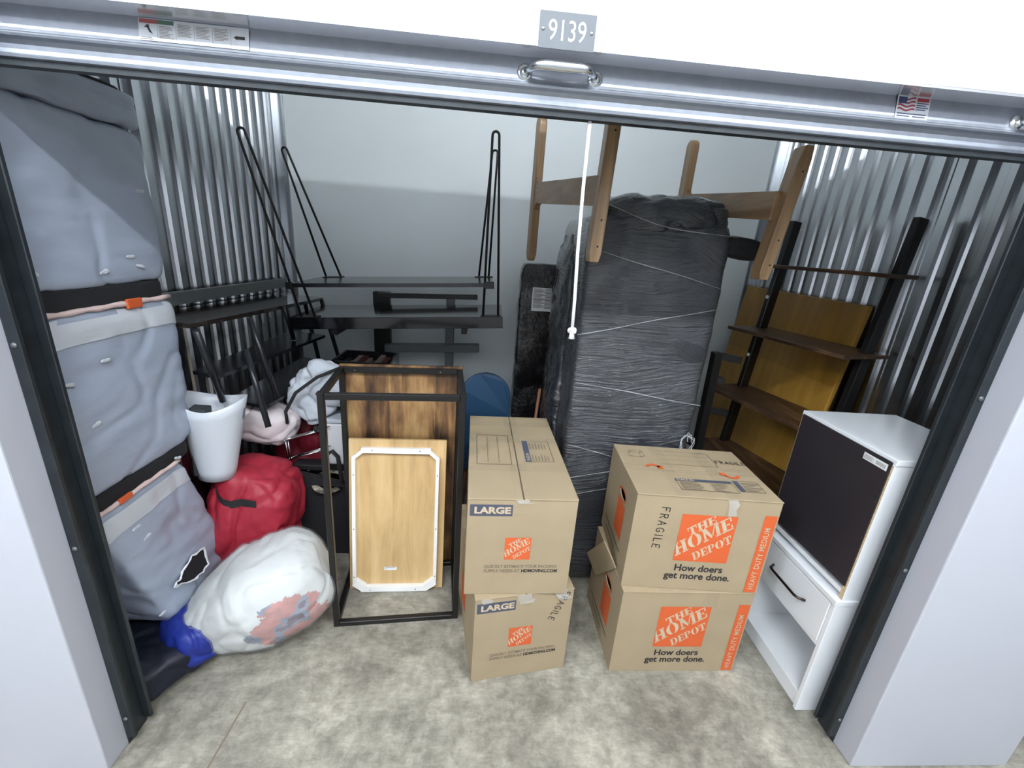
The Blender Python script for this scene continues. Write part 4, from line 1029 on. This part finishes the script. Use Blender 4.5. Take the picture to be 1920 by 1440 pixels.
# local x -.56..+.56, y -.23..+.23, z up from the (inverted) top
box('table_top', (-.560, -.225, -.040), (.560, .245, .022), black_gloss, hp, HPF, .002, seg=1)
box('under_shelf', (-.535, -.215, .176), (.510, .235, .196), black_wood, hp, HPF, .002, seg=1)
for sx in (-1, 1):
    for sy in (-1, 1):
        # tip of the hairpin and its two feet
        tip = Vector((-.645 if sx < 0 else .532, -.21 if sy < 0 else .225, .895))
        f1 = Vector((-.495 if sx < 0 else .455, -.21 if sy < 0 else .205, .022)); f2 = Vector((-.430 if sx < 0 else .535, -.20 if sy < 0 else .185, .022))
        if sy > 0: f1.z = f2.z = .196; f1 += Vector((.0 if sx < 0 else -.03, 0, 0)); f2 += Vector((.03 if sx < 0 else -.05, 0, 0))
        ax = (tip-(f1+f2)/2).normalized(); perp = (f2-f1); perp = (perp-ax*perp.dot(ax)).normalized()
        pts = [f1]
        r = .016
        c = tip-ax*r
        for k in range(9):
            a = PI-PI*k/8; pts.append(c+perp*r*math.cos(a)+ax*r*math.sin(a))
        pts.append(f2)
        lg = tube('hairpin_leg', pts, .0062, black_metal, hp, HPF, 10)
        mid = (f1+f2)/2
        box('flange', (mid.x-.055, mid.y-.03, f1.z+.0002), (mid.x+.055, mid.y+.03, f1.z+.0042), black_metal, lg, HPF, .001, seg=1)
        if sy > 0: continue
        z = .186; q = f1+(c-perp*r-f1)*((z-.022)/(c.z-.022))
        box('shelf_clip', (min(q.x, -.545 if sx < 0 else .50)-.004, q.y-.012, .168), (max(q.x, -.52 if sx < 0 else .512)+.004, q.y+.012, .203), black_metal, lg, HPF, .002, seg=1)
db = empty('desk_base', 'black and grey steel desk base by the back wall holding the hairpin table', 'desk base', (-.45, 2.8, 0))
for x, ma in ((-.69, black_metal), (-.245, grey_metal)):
    bar('column', (x, 2.86, .03), (x, 2.86, 1.30), .105 if x < -.5 else .055, .055, ma, db, up=(0, 1, 0))
    bar('floor_foot', (x, 2.78, .015), (x, 3.07, .015), .06, .03, ma, db)
bar('cross_bar', (-.70, 2.80, 1.283), (-.07, 2.80, 1.312), .03, .03, black_metal, db)
bar('side_bar', (-.665, 2.815, .94), (-.045, 2.815, .975), .06, .05, grey_metal, db)
for x in (-.80, -.12): bar('carrying_arm', (x, 2.27, 1.144+(x+.8)*.068), (x, 3.0, 1.144+(x+.8)*.068), .03, .03, black_metal, db)

# ------------------------------------------------------------------ things heaped behind the frame table
lbg = empty('laundry_bag', 'pale grey drawstring laundry bag with a black cord behind the black table', 'bag', (-.82, 2.10, .62))
o = soft('bag_body', (.130, .085, .175), laundry_cloth, lbg, T(-.842, 2.120, .868) @ Matrix.Rotation(.60, 4, 'Y'), p=2.7, n=32, amp=.02, freq=7, seed=5, fold=.02, ffreq=8)
tube('cord', [(-.71, 2.06, 1.015), (-.80, 2.00, .98), (-.90, 1.985, .90), (-.955, 1.985, .80), (-.95, 1.98, .74)], .008, strap_mat, lbg, seg=8)
lathe('cord_lock', [(.010, -.014), (.013, 0), (.010, .014)], strap_mat, lbg, T(-.815, 1.985, .715), 12)
wb = empty('storage_tub', 'white plastic tub with a pale lid standing behind the black table', 'tub', (-.68, 2.08, 0))
bm = bmesh.new(); lo = rect(-.82, 2.07, -.63, 2.175); hi = rect(-.83, 2.06, -.62, 2.185)
a = [bm.verts.new((x, y, .0)) for x, y in lo]; b = [bm.verts.new((x, y, .715)) for x, y in hi]
bm.faces.new(a[::-1]); bm.faces.new(b)
for k in range(4): bm.faces.new((a[k], a[(k+1) % 4], b[(k+1) % 4], b[k]))
bmesh.ops.bevel(bm, geom=bm.edges[:], offset=.012, segments=2, affect='EDGES', profile=.5)
fin('tub_body', bm, white_plastic, wb)
box('lid', (-.837, 2.053, .715), (-.613, 2.190, .738), laundry_cloth, wb, bevel=.008)

to = empty('black_tote', 'open black cloth tote bag full of kitchen things behind the black table', 'bag', (-.80, 1.90, 0))
bm = bmesh.new()
lo = rect(-.92, 1.945, -.655, 2.03); hi = rect(-.955, 1.935, -.645, 2.045)
def ring4(rc, z, ins=0.): 
    cx = sum(p[0] for p in rc)/4; cy = sum(p[1] for p in rc)/4
    return [bm.verts.new((cx+(x-cx)*(1-ins), cy+(y-cy)*(1-ins), z)) for x, y in rc]
rg = [ring4(lo, .004), ring4(hi, .43), ring4(hi, .49), ring4(hi, .49, .05), ring4(hi, .43, .06), ring4(lo, .30, .10)]
rg[2][0].co.z += .03; rg[3][0].co.z += .03; rg[2][1].co.z -= .04; rg[3][1].co.z -= .04
for a, b in zip(rg, rg[1:]):
    for k in range(4): bm.faces.new((a[k], a[(k+1) % 4], b[(k+1) % 4], b[k]))
bm.faces.new(rg[0][::-1]); bm.faces.new(rg[-1])
fin('bag_shell', bm, black_cloth, to)
tube('handle', [(-.77, 1.93, .45), (-.765, 1.925, .54), (-.745, 1.92, .615), (-.72, 1.92, .63), (-.695, 1.92, .60), (-.685, 1.93, .45)], .011, strap_mat, to, seg=8)
bw_ = tag(lathe('bowl', [(.03, .0), (.045, .02), (.055, .06), (.088, .06), (.068, .016), (.03, -.004)][:4], cream, None, T(-.760, 1.985, .375) @ Matrix.Rotation(.25, 4, 'X'), origin=(-.76, 1.985, .375), cap=True), 'cream bowl lying in the black tote bag', 'bowl')
rk = empty('wire_rack', 'chrome wire rack poking out of the black tote', 'rack', (-.88, 1.91, .45))
for z0, y0, dx in ((.652, 1.99, 0), (.545, 1.985, .0)):
    for k in range(3):
        tube('wire', [(-.965+.015*k, y0-.02+.03*k, z0+.0), (-.80+.015*k, y0-.01+.03*k, z0+.055)], .0032, wire_mat, rk, seg=6)
    tube('wire', [(-.97, y0-.025, z0-.002), (-.92, y0+.05, z0+.008)], .0042, wire_mat, rk, seg=6)
for k in range(2): tube('wire', [(-.965+.012*k, 1.975, .655), (-.955+.012*k, 1.965, .545)], .0032, wire_mat, rk, seg=6)
tube('wire', [(-.90, 1.96, .47), (-.84, 1.98, .50)], .0035, wire_mat, rk, seg=6)
tr = tag(box('baking_tray', (-.93, 1.95, .50), (-.78, 2.02, .53), mat('tray_black', rgb(30, 31, 33), .35), None, I4, .006, origin=(-.8, 1.98, .5)), 'black metal tray wedged in the mouth of the black tote', 'tray')

# blue chair back, books, stick
bc = empty('blue_chair', 'teal blue rounded chair shell behind the large boxes', 'chair', (.03, 2.42, 0))
bm = bmesh.new(); pr = None
for k in range(17):
    a = PI*k/16
out = [(-.145, .45), (-.152, .66)]+[(-.15*math.cos(PI*k/12), .78+.135*math.sin(PI*k/12)) for k in range(13)]+[(.152, .66), (.145, .45)]
bm_prism(bm, [(x, z) for x, z in out][::-1], 0, .022)
bmesh.ops.bevel(bm, geom=[e for e in bm.edges], offset=.006, segments=2, affect='EDGES', profile=.5)
bm.transform(frame((0, 0, 0), (1, 0, 0), (0, 0, 1), (0, -1, 0)))
for v in bm.verts: v.co.y += -1.2*v.co.x**2
fin('backrest', bm, blue_shell, bc, T(.015, 2.46, 0))
soft('seat', (.17, .15, .03), blue_shell, bc, T(.015, 2.33, .43), p=5, n=14, amp=0.)
for x in (-.10, .13):
    for y in (2.24, 2.40): tube('leg', [(x, y, .0), (x*.8, y, .42)], [.009, .014], stick_wood, bc, seg=8)
sk = tag(tube('wooden_stick', [(.275, 2.30, .0), (.33, 2.36, .86)], .009, stick_wood, origin=(.275, 2.3, 0), seg=8), 'thin brown wooden stick leaning by the tall black flat pack', 'stick')
bkx = empty('book_crate', 'dark crate of books on the floor behind the black table', 'crate', (-.72, 2.62, 0))
bm = bmesh.new()
for a, b in (((-.90, 2.46, 0), (-.56, 2.475, .93)), ((-.90, 2.725, 0), (-.56, 2.74, .93)), ((-.90, 2.475, 0), (-.885, 2.725, .93)), ((-.575, 2.475, 0), (-.56, 2.725, .93)), ((-.885, 2.475, .0), (-.575, 2.725, .70))): bm_box(bm, a, b)
fin('crate_body', bm, black_wood, bkx)
random.seed(9); x = -.875; i = 0
ranks = ('red-brown', 'dark', 'pale')
while x < -.60:
    w = .018+.02*random.random(); c = random.randrange(3)
    b = box('book', (x, 2.50, .701), (x+w-.002, 2.68, .88+.05*random.random()), (book_a, book_b, book_c)[c], None, I4, .001, origin=(x, 2.5, .701), seg=1)
    tag(b, '%s book standing in the dark crate behind the black table' % ranks[c], 'book', '%s books in the crate' % ranks[c]); x += w; i += 1
mg = tag(box('magazine', (-.16, -.09, 0), (.16, .09, .02), mat('magazine_grey', rgb(120, 118, 122), .5, vary=.3, vscale=30), None, T(-.93, 2.31, .700) @ rz(-.9), .002, origin=(-.96, 2.3, .69)), 'grey magazine lying on the dark red bag under the stand', 'magazine')
